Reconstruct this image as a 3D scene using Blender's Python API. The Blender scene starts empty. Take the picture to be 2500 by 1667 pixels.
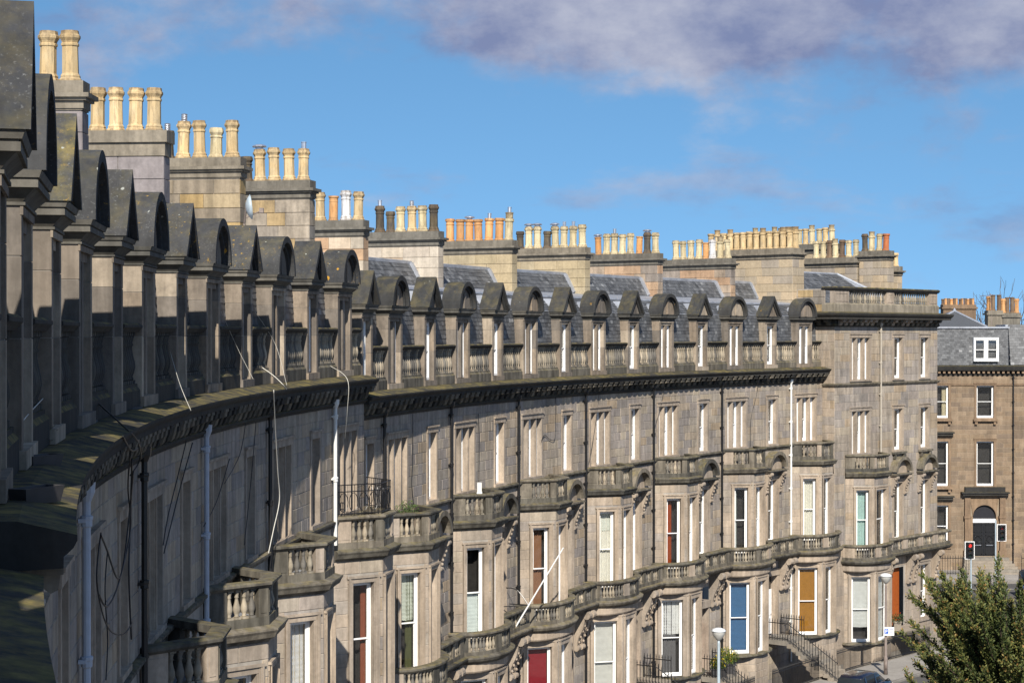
import bpy, math, random
from mathutils import Matrix, Vector
random.seed(11)
sc = bpy.context.scene
COL = sc.collection
PI = math.pi
R_ = math.radians

# ------------------------------------------------------------------ camera
cam_d = bpy.data.cameras.new('camera')
cam = bpy.data.objects.new('camera', cam_d)
COL.objects.link(cam)
cam_d.sensor_width = 36.0
cam_d.lens = 4425 / 2500 * 36
cam_d.clip_start = 0.2
cam_d.clip_end = 6000
cam.location = (0, 0, 0)
cam.rotation_euler = (PI / 2 - 0.00418, 0, 0)
sc.camera = cam

# ------------------------------------------------------------------ sky and sun
SUN_EL = R_(37.0)
SUN_PHI = -0.03            # the sun stands behind the viewer, a little to the left
world = bpy.data.worlds.new('World')
sc.world = world
world.use_nodes = True
wn, wl = world.node_tree.nodes, world.node_tree.links
wn.clear()
w_out = wn.new('ShaderNodeOutputWorld')
w_bg = wn.new('ShaderNodeBackground')
w_bg.inputs['Strength'].default_value = 0.10
sky = wn.new('ShaderNodeTexSky')
sky.sky_type = 'NISHITA'
sky.sun_disc = False
sky.sun_elevation = SUN_EL
sky.sun_rotation = PI + SUN_PHI
sky.air_density = 1.0
sky.dust_density = 0.15
sky.ozone_density = 3.0
sky.altitude = 60
tc = wn.new('ShaderNodeTexCoord')
# the clear deep blue of the day reaches low: look the sky up a little above the true elevation
sepd = wn.new('ShaderNodeSeparateXYZ'); wl.new(tc.outputs['Generated'], sepd.inputs[0])
lift = wn.new('ShaderNodeMath'); lift.operation = 'MULTIPLY_ADD'
wl.new(sepd.outputs['Z'], lift.inputs[0]); lift.inputs[1].default_value = 1.0; lift.inputs[2].default_value = 0.22
cmb = wn.new('ShaderNodeCombineXYZ')
wl.new(sepd.outputs['X'], cmb.inputs['X']); wl.new(sepd.outputs['Y'], cmb.inputs['Y']); wl.new(lift.outputs[0], cmb.inputs['Z'])
nrm = wn.new('ShaderNodeVectorMath'); nrm.operation = 'NORMALIZE'
wl.new(cmb.outputs[0], nrm.inputs[0]); wl.new(nrm.outputs[0], sky.inputs['Vector'])
hsv = wn.new('ShaderNodeHueSaturation'); hsv.inputs['Saturation'].default_value = 1.15; hsv.inputs['Hue'].default_value = 0.492
wl.new(sky.outputs['Color'], hsv.inputs['Color'])
# clouds: a layer of broken cloud that closes up higher in the sky, small torn pieces low down
def wmath(op, a, b_, clamp=False):
    m_ = wn.new('ShaderNodeMath'); m_.operation = op; m_.use_clamp = clamp
    for sock, v in ((m_.inputs[0], a), (m_.inputs[1], b_)):
        if isinstance(v, (int, float)): sock.default_value = v
        else: wl.new(v, sock)
    return m_.outputs[0]
def wnoise(scale, detail, rough, loc, stretch):
    mp = wn.new('ShaderNodeMapping'); mp.inputs['Scale'].default_value = stretch; mp.inputs['Location'].default_value = loc
    wl.new(tc.outputs['Generated'], mp.inputs['Vector'])
    t = wn.new('ShaderNodeTexNoise'); t.inputs['Scale'].default_value = scale; t.inputs['Detail'].default_value = detail; t.inputs['Roughness'].default_value = rough
    wl.new(mp.outputs[0], t.inputs['Vector']); return t.outputs['Fac']
def wrange(v, a, b_, c, d):
    m_ = wn.new('ShaderNodeMapRange'); m_.interpolation_type = 'SMOOTHSTEP'
    for k_, x in zip(('From Min', 'From Max', 'To Min', 'To Max'), (a, b_, c, d)): m_.inputs[k_].default_value = x
    wl.new(v, m_.inputs['Value']); return m_.outputs[0]
CL = (3.9, 0.4, 1.1)
big = wnoise(3.4, 3, .5, CL, (1, 1, 1.6))
fine = wnoise(9.0, 9, .58, (0.3, 1.7, 0.2), (1, 1, 1.7))
dens = wmath('ADD', wmath('MULTIPLY', big, .54), wmath('MULTIPLY', fine, .46))
cover = wmath('ADD', wrange(sepd.outputs['Z'], .10, .17, 0, .14), wrange(sepd.outputs['Z'], .25, .6, 0, -.09))
cl_a = wrange(wmath('ADD', dens, cover), .555, .665, 0, .93)
wisp = wnoise(6.0, 8, .6, (6.01, 2.2, .7), (1, 1, 3.2))
cl_b = wrange(wisp, .54, .69, 0, .5)
cl = wmath('MAXIMUM', cl_a, cl_b)
shade = wnoise(11.0, 7, .6, (0.31, 1.68, 0.26), (1, 1, 1.7))
rmp2 = wn.new('ShaderNodeValToRGB')
rmp2.color_ramp.elements[0].position = 0.40; rmp2.color_ramp.elements[0].color = (1.5, 1.75, 2.95, 1)
rmp2.color_ramp.elements[1].position = 0.66; rmp2.color_ramp.elements[1].color = (3.7, 3.8, 4.5, 1)
wl.new(shade, rmp2.inputs['Fac'])
mixc = wn.new('ShaderNodeMixRGB')
wl.new(cl, mixc.inputs['Fac']); wl.new(hsv.outputs['Color'], mixc.inputs['Color1'])
wl.new(rmp2.outputs['Color'], mixc.inputs['Color2'])
wl.new(mixc.outputs['Color'], w_bg.inputs['Color'])
wl.new(w_bg.outputs[0], w_out.inputs['Surface'])

sun_d = bpy.data.lights.new('sun', 'SUN')
sun_d.energy = 4.7
sun_d.angle = R_(0.53)
sun_d.color = (1.0, 0.93, 0.82)
sun = bpy.data.objects.new('sun', sun_d)
COL.objects.link(sun)
_ld = Vector((math.sin(SUN_PHI) * math.cos(SUN_EL), math.cos(SUN_PHI) * math.cos(SUN_EL), -math.sin(SUN_EL)))
sun.rotation_euler = _ld.to_track_quat('-Z', 'Y').to_euler()

sc.view_settings.view_transform = 'Standard'
sc.view_settings.look = 'None'
sc.view_settings.exposure = 0.53
sc.view_settings.gamma = 1.0

# ------------------------------------------------------------------ node material helpers
class NM:
    def __init__(s, name, rough=0.9, spec=0.25):
        s.m = bpy.data.materials.new(name); s.m.use_nodes = True
        s.n, s.l = s.m.node_tree.nodes, s.m.node_tree.links
        s.b = s.n['Principled BSDF']
        s.b.inputs['Roughness'].default_value = rough
        s.b.inputs['Specular IOR Level'].default_value = spec
        s.geo = None
    def pos(s):
        if s.geo is None: s.geo = s.n.new('ShaderNodeNewGeometry')
        return s.geo.outputs['Position']
    def nrmz(s):
        s.pos()
        x = s.n.new('ShaderNodeSeparateXYZ'); s.l.new(s.geo.outputs['Normal'], x.inputs[0]); return x.outputs['Z']
    def noise(s, scale, detail=4, rough=0.55, stretch=None, vec=None):
        t = s.n.new('ShaderNodeTexNoise')
        t.inputs['Scale'].default_value = scale; t.inputs['Detail'].default_value = detail; t.inputs['Roughness'].default_value = rough
        v = vec or s.pos()
        if stretch:
            mp = s.n.new('ShaderNodeMapping'); mp.inputs['Scale'].default_value = stretch
            s.l.new(v, mp.inputs['Vector']); v = mp.outputs[0]
        s.l.new(v, t.inputs['Vector']); return t.outputs['Fac']
    def ramp(s, fac, stops, const=False):
        if len(stops) == 1: stops = [stops[0], (1.0, stops[0][1])]
        r = s.n.new('ShaderNodeValToRGB'); cr = r.color_ramp
        if const: cr.interpolation = 'CONSTANT'
        while len(cr.elements) < len(stops): cr.elements.new(0.5)
        for e, (p, c) in zip(cr.elements, stops):
            e.position = p
            e.color = (c, c, c, 1) if isinstance(c, (int, float)) else (*c, 1)
        s.l.new(fac, r.inputs['Fac']); return r.outputs['Color']
    def mix(s, fac, a, b, mode='MIX'):
        m = s.n.new('ShaderNodeMixRGB'); m.blend_type = mode
        for sock, v in ((m.inputs['Fac'], fac), (m.inputs['Color1'], a), (m.inputs['Color2'], b)):
            if isinstance(v, (int, float)): sock.default_value = v if sock.name == 'Fac' else (v, v, v, 1)
            elif isinstance(v, tuple): sock.default_value = (*v, 1)
            else: s.l.new(v, sock)
        return m.outputs['Color']
    def math(s, op, a, b):
        m = s.n.new('ShaderNodeMath'); m.operation = op
        for sock, v in ((m.inputs[0], a), (m.inputs[1], b)):
            if isinstance(v, (int, float)): sock.default_value = v
            else: s.l.new(v, sock)
        return m.outputs[0]
    def rnd(s):
        o = s.n.new('ShaderNodeObjectInfo'); return o.outputs['Random']
    def bump(s, h, strength=0.3, dist=0.02):
        b = s.n.new('ShaderNodeBump'); b.inputs['Strength'].default_value = strength; b.inputs['Distance'].default_value = dist
        s.l.new(h, b.inputs['Height']); s.l.new(b.outputs[0], s.b.inputs['Normal'])
    def col(s, c):
        if isinstance(c, tuple): s.b.inputs['Base Color'].default_value = (*c, 1)
        else: s.l.new(c, s.b.inputs['Base Color'])
        return s.m

def mul(c, k): return tuple(min(1, x * k) for x in c)

def stone_mat(name, tints, soot=0.35, streak=0.35, moss=0.0, lichen=0.0, bump=0.35, const=True):
    k = NM(name, 0.92, 0.15)
    n = len(tints)
    stops = [(i / n, t) for i, t in enumerate(tints)]
    at_ = k.n.new('ShaderNodeAttribute'); at_.attribute_name = 'tint'
    base = k.ramp(k.math('FRACT', k.math('ADD', k.rnd(), at_.outputs['Fac']), 0.0), stops, const)
    big = k.noise(0.55, 5, 0.6)
    base = k.mix(0.75, base, k.ramp(big, [(0.3, 0.72), (0.7, 1.22)]), 'MULTIPLY')
    fine = k.noise(9, 6, 0.65)
    base = k.mix(0.7, base, k.ramp(fine, [(0.3, 0.8), (0.7, 1.16)]), 'MULTIPLY')
    if streak:
        st = k.noise(1.6, 5, 0.6, (2.6, 2.6, 0.35))
        base = k.mix(streak, base, k.ramp(st, [(0.38, 0.3), (0.62, 1.1)]), 'MULTIPLY')
    if soot:
        so = k.noise(1.1, 6, 0.7, (1, 1, 0.8))
        base = k.mix(k.ramp(so, [(0.52, 0.0), (0.74, soot)]), base, (0.035, 0.033, 0.032))
    if moss:
        up = k.ramp(k.nrmz(), [(0.25, 0.0), (0.7, 1.0)])
        mo = k.ramp(k.noise(2.4, 6, 0.7), [(0.42, 0.0), (0.62, 1.0)])
        mc = k.ramp(k.noise(5, 4), [(0.35, (0.11, 0.10, 0.04)), (0.65, (0.27, 0.21, 0.07))])
        f = k.mix(1.0, k.mix(1.0, up, mo, 'MULTIPLY'), (moss, moss, moss), 'MULTIPLY')
        base = k.mix(f, base, mc)
    if lichen:
        # grey crusts and pale specks
        g = k.ramp(k.noise(26, 8, .72), [(.57, 0.0), (.66, 1.0)])
        gm = k.ramp(k.noise(1.5, 4, .6), [(.4, 0.15), (.62, 1.0)])
        base = k.mix(k.mix(1.0, k.mix(1.0, g, gm, 'MULTIPLY'), (.5 * lichen,) * 3, 'MULTIPLY'), base, (.27, .275, .27))
        # ochre crusts, mostly near the ridge side that stays damp
        y = k.ramp(k.noise(11, 8, .68), [(.60, 0.0), (.67, 1.0)])
        ym = k.ramp(k.noise(.55, 3, .55), [(.46, 0.0), (.6, 1.0)])
        base = k.mix(k.mix(1.0, k.mix(1.0, y, ym, 'MULTIPLY'), (lichen,) * 3, 'MULTIPLY'), base, (.36, .23, .045))
        # round rosettes of many sizes
        for sca, lo, cc in ((2.2, .13, (.50, .27, .03)), (5.2, .12, (.33, .34, .31))):
            v = k.n.new('ShaderNodeTexVoronoi'); v.inputs['Scale'].default_value = sca
            wob = k.mix(0.05, k.pos(), k.ramp(k.noise(13, 4), [(0, 0.0), (1, 1.0)]), 'ADD')
            k.l.new(wob, v.inputs['Vector'])
            sep = k.n.new('ShaderNodeSeparateColor'); k.l.new(v.outputs['Color'], sep.inputs[0])
            rad = k.math('MULTIPLY', sep.outputs[0], lo * 1.3)
            spot = k.ramp(k.math('SUBTRACT', rad, v.outputs['Distance']), [(0.0, 0.0), (.02, 1.0)])
            keep = k.ramp(sep.outputs[1], [(.72, 0.0), (.74, 1.0)])
            base = k.mix(k.mix(1.0, k.mix(1.0, spot, keep, 'MULTIPLY'), (lichen * .9,) * 3, 'MULTIPLY'), base, cc)
    if bump: k.bump(fine, bump, 0.015)
    return k.col(base)

def flat_mat(name, c, rough=0.5, spec=0.4, var=0.12, metal=0.0, nscale=6):
    k = NM(name, rough, spec)
    k.b.inputs['Metallic'].default_value = metal
    return k.col(k.mix(1.0, c, k.ramp(k.noise(nscale, 4), [(0.3, 1 - var), (0.7, 1 + var)]), 'MULTIPLY'))

WALL_T = [(.40, .345, .285), (.37, .325, .28), (.42, .355, .285), (.36, .325, .295), (.39, .35, .305), (.34, .305, .28),
          (.43, .375, .305), (.37, .335, .31), (.40, .325, .245), (.30, .275, .26), (.38, .335, .29), (.41, .36, .30), (.355, .315, .29), (.33, .30, .285)]
WALL_T = [(a * .97, b * .94, c * .885) for a, b, c in WALL_T]
M = {}
M['wall'] = stone_mat('ashlar', WALL_T, 0.35, 0.36)
M['trim'] = stone_mat('clean_stone', [(.41, .335, .26), (.375, .31, .245), (.43, .35, .27), (.355, .30, .245)], 0.35, 0.35, const=False)
M['trimgrey'] = stone_mat('weathered_parapet', [(.33, .285, .22), (.29, .255, .20)], 0.5, 0.45, moss=0.3, const=False)
M['cap'] = stone_mat('dormer_cap', [(.125, .12, .105), (.10, .098, .09), (.15, .14, .12)], 0.5, 0.4, moss=0.4, const=False)
M['mortar'] = stone_mat('mortar', [(.36, .33, .29), (.30, .275, .25)], 0.3, 0.2)
M['dormer'] = stone_mat('dormer_stone', [(.26, .215, .17), (.23, .195, .16), (.29, .235, .18), (.20, .175, .15), (.25, .21, .17), (.40, .335, .26)], 0.55, 0.45)
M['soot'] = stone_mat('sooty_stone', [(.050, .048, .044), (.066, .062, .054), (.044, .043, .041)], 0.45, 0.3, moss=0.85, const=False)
M['rail'] = stone_mat('weathered_balustrade', [(.125, .116, .096), (.17, .153, .122), (.09, .086, .076), (.205, .18, .142)], 0.75, 0.65, moss=0.5, const=False)
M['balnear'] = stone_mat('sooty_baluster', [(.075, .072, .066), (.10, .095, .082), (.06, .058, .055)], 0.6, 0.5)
M['baluster'] = stone_mat('baluster_stone', [(.27, .24, .19), (.36, .31, .235), (.15, .14, .125), (.42, .355, .265), (.20, .185, .16), (.31, .27, .21)], 0.6, 0.5)
M['pediment'] = stone_mat('lichened_pediment', [(.058, .060, .063), (.070, .070, .070), (.050, .052, .056)], 0.35, 0.3, moss=0.25, lichen=0.9, const=False)
M['pedyellow'] = stone_mat('ochre_lichened_pediment', [(.066, .066, .064)], 0.3, 0.3, moss=0.9, lichen=1.0, const=False)
M['pedimentfar'] = stone_mat('dark_pediment', [(.056, .056, .056), (.066, .065, .062), (.048, .049, .050)], 0.4, 0.3, moss=0.3, lichen=0.3, const=False)
M['brown'] = stone_mat('brown_ashlar', [(.25, .185, .125), (.225, .168, .117), (.27, .20, .138), (.21, .16, .115), (.24, .175, .118), (.20, .152, .112), (.285, .215, .15)], 0.35, 0.25)
M['brownmortar'] = stone_mat('brown_mortar', [(.31, .25, .185)], 0.1, 0.1)
M['browntrim'] = stone_mat('brown_trim', [(.27, .19, .125), (.235, .165, .11)], 0.4, 0.3, const=False)
M['st_purple'] = stone_mat('stack_render', [(.25, .225, .225)], 0.35, 0.25)
M['st_ochre'] = stone_mat('stack_ochre', [(.38, .27, .13), (.30, .245, .175), (.43, .31, .15), (.27, .225, .17), (.36, .285, .18)], 0.45, 0.4)
M['st_patch'] = stone_mat('stack_patched', [(.33, .275, .21), (.28, .245, .205), (.42, .31, .17), (.25, .225, .195), (.35, .30, .24)], 0.55, 0.4)
M['st_peach'] = stone_mat('stack_peach', [(.52, .35, .22), (.50, .40, .29), (.55, .45, .34), (.45, .30, .19), (.47, .41, .33)], 0.3, 0.25)
M['st_cream'] = stone_mat('stack_cream', [(.50, .43, .34), (.46, .40, .33), (.55, .47, .37), (.43, .34, .25), (.52, .46, .38)], 0.3, 0.25)
M['st_buff'] = stone_mat('stack_buff', [(.42, .34, .215), (.39, .32, .205), (.45, .365, .235), (.40, .335, .225)], 0.2, 0.2)
M['st_rust'] = stone_mat('stack_rusty', [(.42, .28, .18), (.30, .255, .215), (.46, .32, .21), (.27, .235, .205), (.38, .30, .225)], 0.45, 0.3)
M['st_end'] = stone_mat('stack_end', [(.42, .34, .235), (.38, .32, .24), (.46, .365, .25), (.36, .31, .25), (.33, .285, .235)], 0.12, 0.12)
M['stackcap'] = stone_mat('stack_cap', [(.20, .18, .145), (.16, .15, .13), (.24, .21, .165)], 0.5, 0.4, const=False)

def slate_mat():
    k = NM('slate', 0.55, 0.45)
    a = k.n.new('ShaderNodeAttribute'); a.attribute_name = 'tint'
    c = k.ramp(a.outputs['Fac'], [(0, (.05, .053, .058)), (.4, (.088, .092, .099)), (.75, (.135, .14, .148)), (1, (.26, .265, .27))])
    c = k.mix(0.4, c, k.ramp(k.noise(9, 5), [(0.3, 0.65), (0.7, 1.3)]), 'MULTIPLY')
    k.bump(k.noise(20, 4), 0.3, 0.01)
    return k.col(c)
M['slate'] = slate_mat()
M['lead'] = flat_mat('lead', (.34, .36, .40), 0.45, 0.5, 0.25, 0.3, 2.5)
M['white'] = flat_mat('white_paint', (.80, .80, .79), 0.4, 0.4, 0.04)
M['brownwood'] = flat_mat('brown_frame', (.16, .075, .035), 0.4, 0.4, 0.2)
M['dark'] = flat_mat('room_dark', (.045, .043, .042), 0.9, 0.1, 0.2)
M['black'] = flat_mat('black_iron', (.012, .012, .013), 0.35, 0.5, 0.2)
M['pipegrey'] = flat_mat('grey_pipe_paint', (.42, .46, .53), 0.45, 0.4, 0.08)
M['pipewhite'] = flat_mat('white_pipe_paint', (.72, .72, .69), 0.45, 0.4, 0.06)
M['pipestone'] = flat_mat('stone_pipe_paint', (.40, .36, .30), 0.5, 0.4, 0.06)
M['steel'] = flat_mat('galvanised_steel', (.62, .64, .68), 0.35, 0.5, 0.12, 0.85)
M['lamp_grey'] = flat_mat('lamp_column_paint', (.36, .43, .48), 0.45, 0.4, 0.08)
M['lamp_brown'] = flat_mat('lamp_column_brown', (.21, .17, .15), 0.5, 0.4, 0.15)
M['lampglass'] = flat_mat('lamp_bowl', (.42, .42, .40), 0.25, 0.6, 0.1)
M['lamptop'] = flat_mat('lamp_cover', (.70, .73, .76), 0.4, 0.5, 0.05)
M['asphalt'] = stone_mat('asphalt', [(.10, .096, .092)], 0.2, 0.0)
M['paving'] = stone_mat('paving', [(.28, .262, .24), (.25, .237, .22), (.30, .28, .255)], 0.2, 0.0)
M['kerb'] = stone_mat('kerb', [(.26, .235, .20), (.21, .195, .175)], 0.3, 0.0)
M['steps'] = stone_mat('step_stone', [(.30, .26, .21), (.26, .235, .20)], 0.3, 0.2)
M['line'] = flat_mat('road_paint', (.75, .74, .70), 0.6, 0.3, 0.15)
M['cable_w'] = flat_mat('white_cable', (.60, .58, .52), 0.5, 0.4, 0.1)
M['cable_b'] = flat_mat('black_cable', (.02, .02, .022), 0.5, 0.4, 0.1)
M['plastic'] = flat_mat('dark_plastic', (.045, .043, .045), 0.5, 0.4, 0.2)
def pot_mat(name, c, c2, soot):
    k = NM(name, 0.85, 0.2)
    b = k.mix(k.ramp(k.noise(3.5, 5, .6, (1, 1, .5)), [(.4, 0.0), (.62, 1.0)]), c, c2)
    b = k.mix(1.0, b, k.ramp(k.rnd(), [(0, .8), (1, 1.15)]), 'MULTIPLY')
    b = k.mix(k.ramp(k.noise(1.7, 6, .7, (1.5, 1.5, .5)), [(.5, 0.0), (.72, soot)]), b, (.05, .042, .035))
    tco = k.n.new('ShaderNodeTexCoord'); sz = k.n.new('ShaderNodeSeparateXYZ'); k.l.new(tco.outputs['Object'], sz.inputs[0])
    up = k.mix(.5, sz.outputs['Z'], k.noise(7, 5, .7))
    b = k.mix(k.ramp(up, [(.66, 0.0), (.82, .75)]), b, (.13, .085, .05))          # smoke stain round the rim
    b = k.mix(k.ramp(up, [(.22, .6), (.34, 0.0)]), b, (.20, .13, .075))           # damp stain at the foot
    b = k.mix(k.ramp(k.noise(5, 6, .7, (2.2, 2.2, .4)), [(.52, 0.0), (.66, .5)]), b, (.16, .125, .085))
    k.bump(k.noise(14, 4), .2, .01)
    return k.col(b)
M['p_buff'] = pot_mat('buff_clay', (.56, .41, .215), (.60, .47, .28), .45)
M['p_pale'] = pot_mat('pale_clay', (.60, .52, .34), (.54, .45, .27), .6)
M['p_orange'] = pot_mat('orange_clay', (.56, .28, .11), (.60, .34, .155), .3)
M['p_red'] = pot_mat('red_clay', (.46, .14, .055), (.50, .19, .08), .3)
M['p_dark'] = pot_mat('soot_black_clay', (.06, .055, .052), (.12, .095, .06), .6)
M['p_brown'] = pot_mat('sooty_brown_clay', (.13, .085, .06), (.19, .135, .09), .6)
M['p_white'] = pot_mat('whitewashed_clay', (.72, .73, .74), (.66, .67, .69), .2)

def glass_mat():
    k = NM('window_glass')
    n, l = k.n, k.l
    out = n['Material Output']; n.remove(k.b)
    tr = n.new('ShaderNodeBsdfTransparent'); tr.inputs[0].default_value = (.92, .92, .91, 1)
    gl = n.new('ShaderNodeBsdfGlossy'); gl.inputs['Roughness'].default_value = 0.03; gl.inputs[0].default_value = (.9, .92, .95, 1)
    lw = n.new('ShaderNodeLayerWeight'); lw.inputs['Blend'].default_value = .5
    p5 = n.new('ShaderNodeMath'); p5.operation = 'POWER'; p5.inputs[1].default_value = 4.0; l.new(lw.outputs['Facing'], p5.inputs[0])
    fr = n.new('ShaderNodeMath'); fr.operation = 'MULTIPLY_ADD'; fr.inputs[1].default_value = .9; fr.inputs[2].default_value = .075; l.new(p5.outputs[0], fr.inputs[0])
    mx = n.new('ShaderNodeMixShader')
    l.new(fr.outputs[0], mx.inputs[0]); l.new(tr.outputs[0], mx.inputs[1]); l.new(gl.outputs[0], mx.inputs[2])
    l.new(mx.outputs[0], out.inputs['Surface'])
    return k.m
M['glass'] = glass_mat()
_cm = {}
def cmat(c, rough=0.8):
    key = (tuple(round(x, 3) for x in c), rough)
    if key not in _cm: _cm[key] = flat_mat('fabric', c, rough, 0.2, 0.08)
    return _cm[key]

# ------------------------------------------------------------------ mesh helpers
class MB:
    def __init__(s): s.v, s.f, s.t = [], [], None
    def add(s, vs, fs, mat=None):
        b = len(s.v)
        s.v += [tuple(mat @ Vector(v)) for v in vs] if mat is not None else [tuple(v) for v in vs]
        s.f += [tuple(i + b for i in f) for f in fs]
    def box(s, x0, x1, y0, y1, z0, z1, mat=None):
        s.add([(x0, y0, z0), (x1, y0, z0), (x1, y1, z0), (x0, y1, z0), (x0, y0, z1), (x1, y0, z1), (x1, y1, z1), (x0, y1, z1)],
              [(3, 2, 1, 0), (4, 5, 6, 7), (0, 1, 5, 4), (1, 2, 6, 5), (2, 3, 7, 6), (3, 0, 4, 7)], mat)
    def prism(s, poly, y0, y1, mat=None):          # poly in (x,z), counter-clockwise seen from -y
        n = len(poly)
        vs = [(x, y0, z) for x, z in poly] + [(x, y1, z) for x, z in poly]
        fs = [tuple(range(n)), tuple(range(2 * n - 1, n - 1, -1))]
        fs += [(i, i + n, (i + 1) % n + n, (i + 1) % n) for i in range(n)]
        s.add(vs, fs, mat)
    def vprism(s, poly, z0, z1, mat=None):         # poly in (x,y)
        n = len(poly)
        vs = [(x, y, z0) for x, y in poly] + [(x, y, z1) for x, y in poly]
        fs = [tuple(range(n - 1, -1, -1)), tuple(range(n, 2 * n))]
        fs += [(i, (i + 1) % n, (i + 1) % n + n, i + n) for i in range(n)]
        s.add(vs, fs, mat)
    def xprism(s, poly, x0, x1, mat=None):         # poly in (y,z)
        n = len(poly)
        vs = [(x0, y, z) for y, z in poly] + [(x1, y, z) for y, z in poly]
        fs = [tuple(range(n - 1, -1, -1)), tuple(range(n, 2 * n))]
        fs += [(i, (i + 1) % n, (i + 1) % n + n, i + n) for i in range(n)]
        s.add(vs, fs, mat)
    def lathe(s, prof, seg=10, c=(0, 0, 0), rot=0, mat=None):
        vs, fs = [], []
        for r, z in prof:
            for i in range(seg):
                a = rot + 2 * PI * i / seg
                vs.append((c[0] + r * math.cos(a), c[1] + r * math.sin(a), c[2] + z))
        for j in range(len(prof) - 1):
            for i in range(seg):
                k = (i + 1) % seg
                fs.append((j * seg + i, j * seg + k, (j + 1) * seg + k, (j + 1) * seg + i))
        fs.append(tuple(range(seg - 1, -1, -1)))
        m = len(prof) - 1
        fs.append(tuple(m * seg + i for i in range(seg)))
        s.add(vs, fs, mat)
    def tube(s, pts, r, seg=6, mat=None):
        pts = [Vector(p) for p in pts]; n = len(pts)
        rr = r if isinstance(r, (list, tuple)) else [r] * n
        vs, fs = [], []
        up = None
        for i, p in enumerate(pts):
            d = (pts[min(i + 1, n - 1)] - pts[max(i - 1, 0)])
            d = d.normalized() if d.length > 1e-9 else Vector((0, 0, 1))
            if up is None:
                up = Vector((0, 0, 1)) if abs(d.z) < .9 else Vector((1, 0, 0))
            x = d.cross(up)
            if x.length < 1e-6: x = d.orthogonal()
            x.normalize(); y = x.cross(d).normalized(); up = y
            for k in range(seg):
                a = 2 * PI * k / seg
                vs.append(p + (x * math.cos(a) + y * math.sin(a)) * rr[i])
        for i in range(n - 1):
            for k in range(seg):
                q = (k + 1) % seg
                fs.append((i * seg + k, i * seg + q, (i + 1) * seg + q, (i + 1) * seg + k))
        fs.append(tuple(range(seg - 1, -1, -1))); fs.append(tuple((n - 1) * seg + k for k in range(seg)))
        s.add(vs, fs, mat)
    def sweep(s, path, prof, caps=True):           # path [(x,y)], prof closed [(d,z)], outward is right of travel
        n, m = len(path), len(prof)
        P2 = [Vector((p[0], p[1])) for p in path]
        vs = []
        for i in range(n):
            ds = []
            if i > 0: ds.append((P2[i] - P2[i - 1]).normalized())
            if i < n - 1: ds.append((P2[i + 1] - P2[i]).normalized())
            ns = [Vector((d.y, -d.x)) for d in ds]
            nn = sum(ns, Vector((0, 0))).normalized()
            k = 1 / max(.3, nn.dot(ns[0]))
            for d, z in prof: vs.append((P2[i].x + nn.x * d * k, P2[i].y + nn.y * d * k, z))
        fs = []
        for i in range(n - 1):
            for j in range(m):
                q = (j + 1) % m
                fs.append((i * m + j, (i + 1) * m + j, (i + 1) * m + q, i * m + q))
        if caps:
            fs.append(tuple(range(m))); fs.append(tuple((n - 1) * m + j for j in range(m - 1, -1, -1)))
        s.add(vs, fs)
    def mesh(s, name, smooth=False):
        me = bpy.data.meshes.new(name)
        me.from_pydata(s.v, [], s.f)
        if smooth:
            me.polygons.foreach_set('use_smooth', [True] * len(me.polygons))
        if s.t is not None:
            at = me.attributes.new('tint', 'FLOAT', 'FACE')
            at.data.foreach_set('value', s.t)
        me.update()
        return me

WM = {}
I4 = Matrix.Identity(4)
def T(x, y, z): return Matrix.Translation((x, y, z))
def obj(name, me, mat, parent=None, mw=None, label=None, cat=None, group=None, kind=None):
    o = bpy.data.objects.new(name, me)
    COL.objects.link(o)
    if me is not None and mat is not None:
        if len(me.materials) == 0: me.materials.append(mat)
        elif me.materials[0] is not mat:
            o.material_slots[0].link = 'OBJECT'; o.material_slots[0].material = mat
    mw = mw if mw is not None else I4
    if parent is not None:
        o.parent = parent
        o.matrix_parent_inverse = WM[parent].inverted()
    o.matrix_basis = mw
    WM[o] = mw.copy()
    if label: o['label'] = label
    if cat: o['category'] = cat
    if group: o['group'] = group
    if kind: o['kind'] = kind
    return o
def thing(name, label, cat, loc, group=None):
    o = obj(name, None, None, None, T(*loc), label, cat, group)
    o.empty_display_size = 0.2
    return o
_cache = {}
def cached(key, fn):
    if key not in _cache: _cache[key] = fn()
    return _cache[key]

# ------------------------------------------------------------------ the crescent's plan
RAD, CXC, CYC = 99.1, 92.2, 37.3
RAD2 = 102.0       # radius and centre of the curve
HW = 7.48                              # width of one house
class Arc:
    def __init__(s, off=0.0): s.r = RAD - off
    def pt(s, u, d=0, z=0):
        k = RAD if u >= 0 else RAD2          # the curve is a little flatter at the near end
        a = u / k; r = s.r + (k - RAD) - d
        return Vector((CXC - RAD + k - r * math.cos(a), CYC + r * math.sin(a), z))
    def mat(s, u, d=0, z=0):
        return Matrix.Translation(s.pt(u, d, z)) @ Matrix.Rotation(PI / 2 - u / (RAD if u >= 0 else RAD2), 4, 'Z')
    def path(s, u0, u1, step=0.8):
        n = max(2, int(abs(u1 - u0) / step) + 1)
        return [tuple(s.pt(u0 + (u1 - u0) * i / (n - 1))[:2]) for i in range(n)]
class Flat:
    def __init__(s, p0, p1):
        s.p0 = Vector((p0[0], p0[1])); v = Vector((p1[0] - p0[0], p1[1] - p0[1]))
        s.L = v.length; s.t = v.normalized(); s.n = Vector((s.t.y, -s.t.x))
    def pt(s, u, d=0, z=0):
        q = s.p0 + s.t * u + s.n * d
        return Vector((q.x, q.y, z))
    def mat(s, u, d=0, z=0):
        return Matrix.Translation(s.pt(u, d, z)) @ Matrix.Rotation(math.atan2(s.t.y, s.t.x), 4, 'Z')
    def path(s, u0, u1, step=99):
        return [tuple(s.pt(u0)[:2]), tuple(s.pt(u1)[:2])]
NEAR, FAR = Arc(0.32), Arc(0.0)

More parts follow.
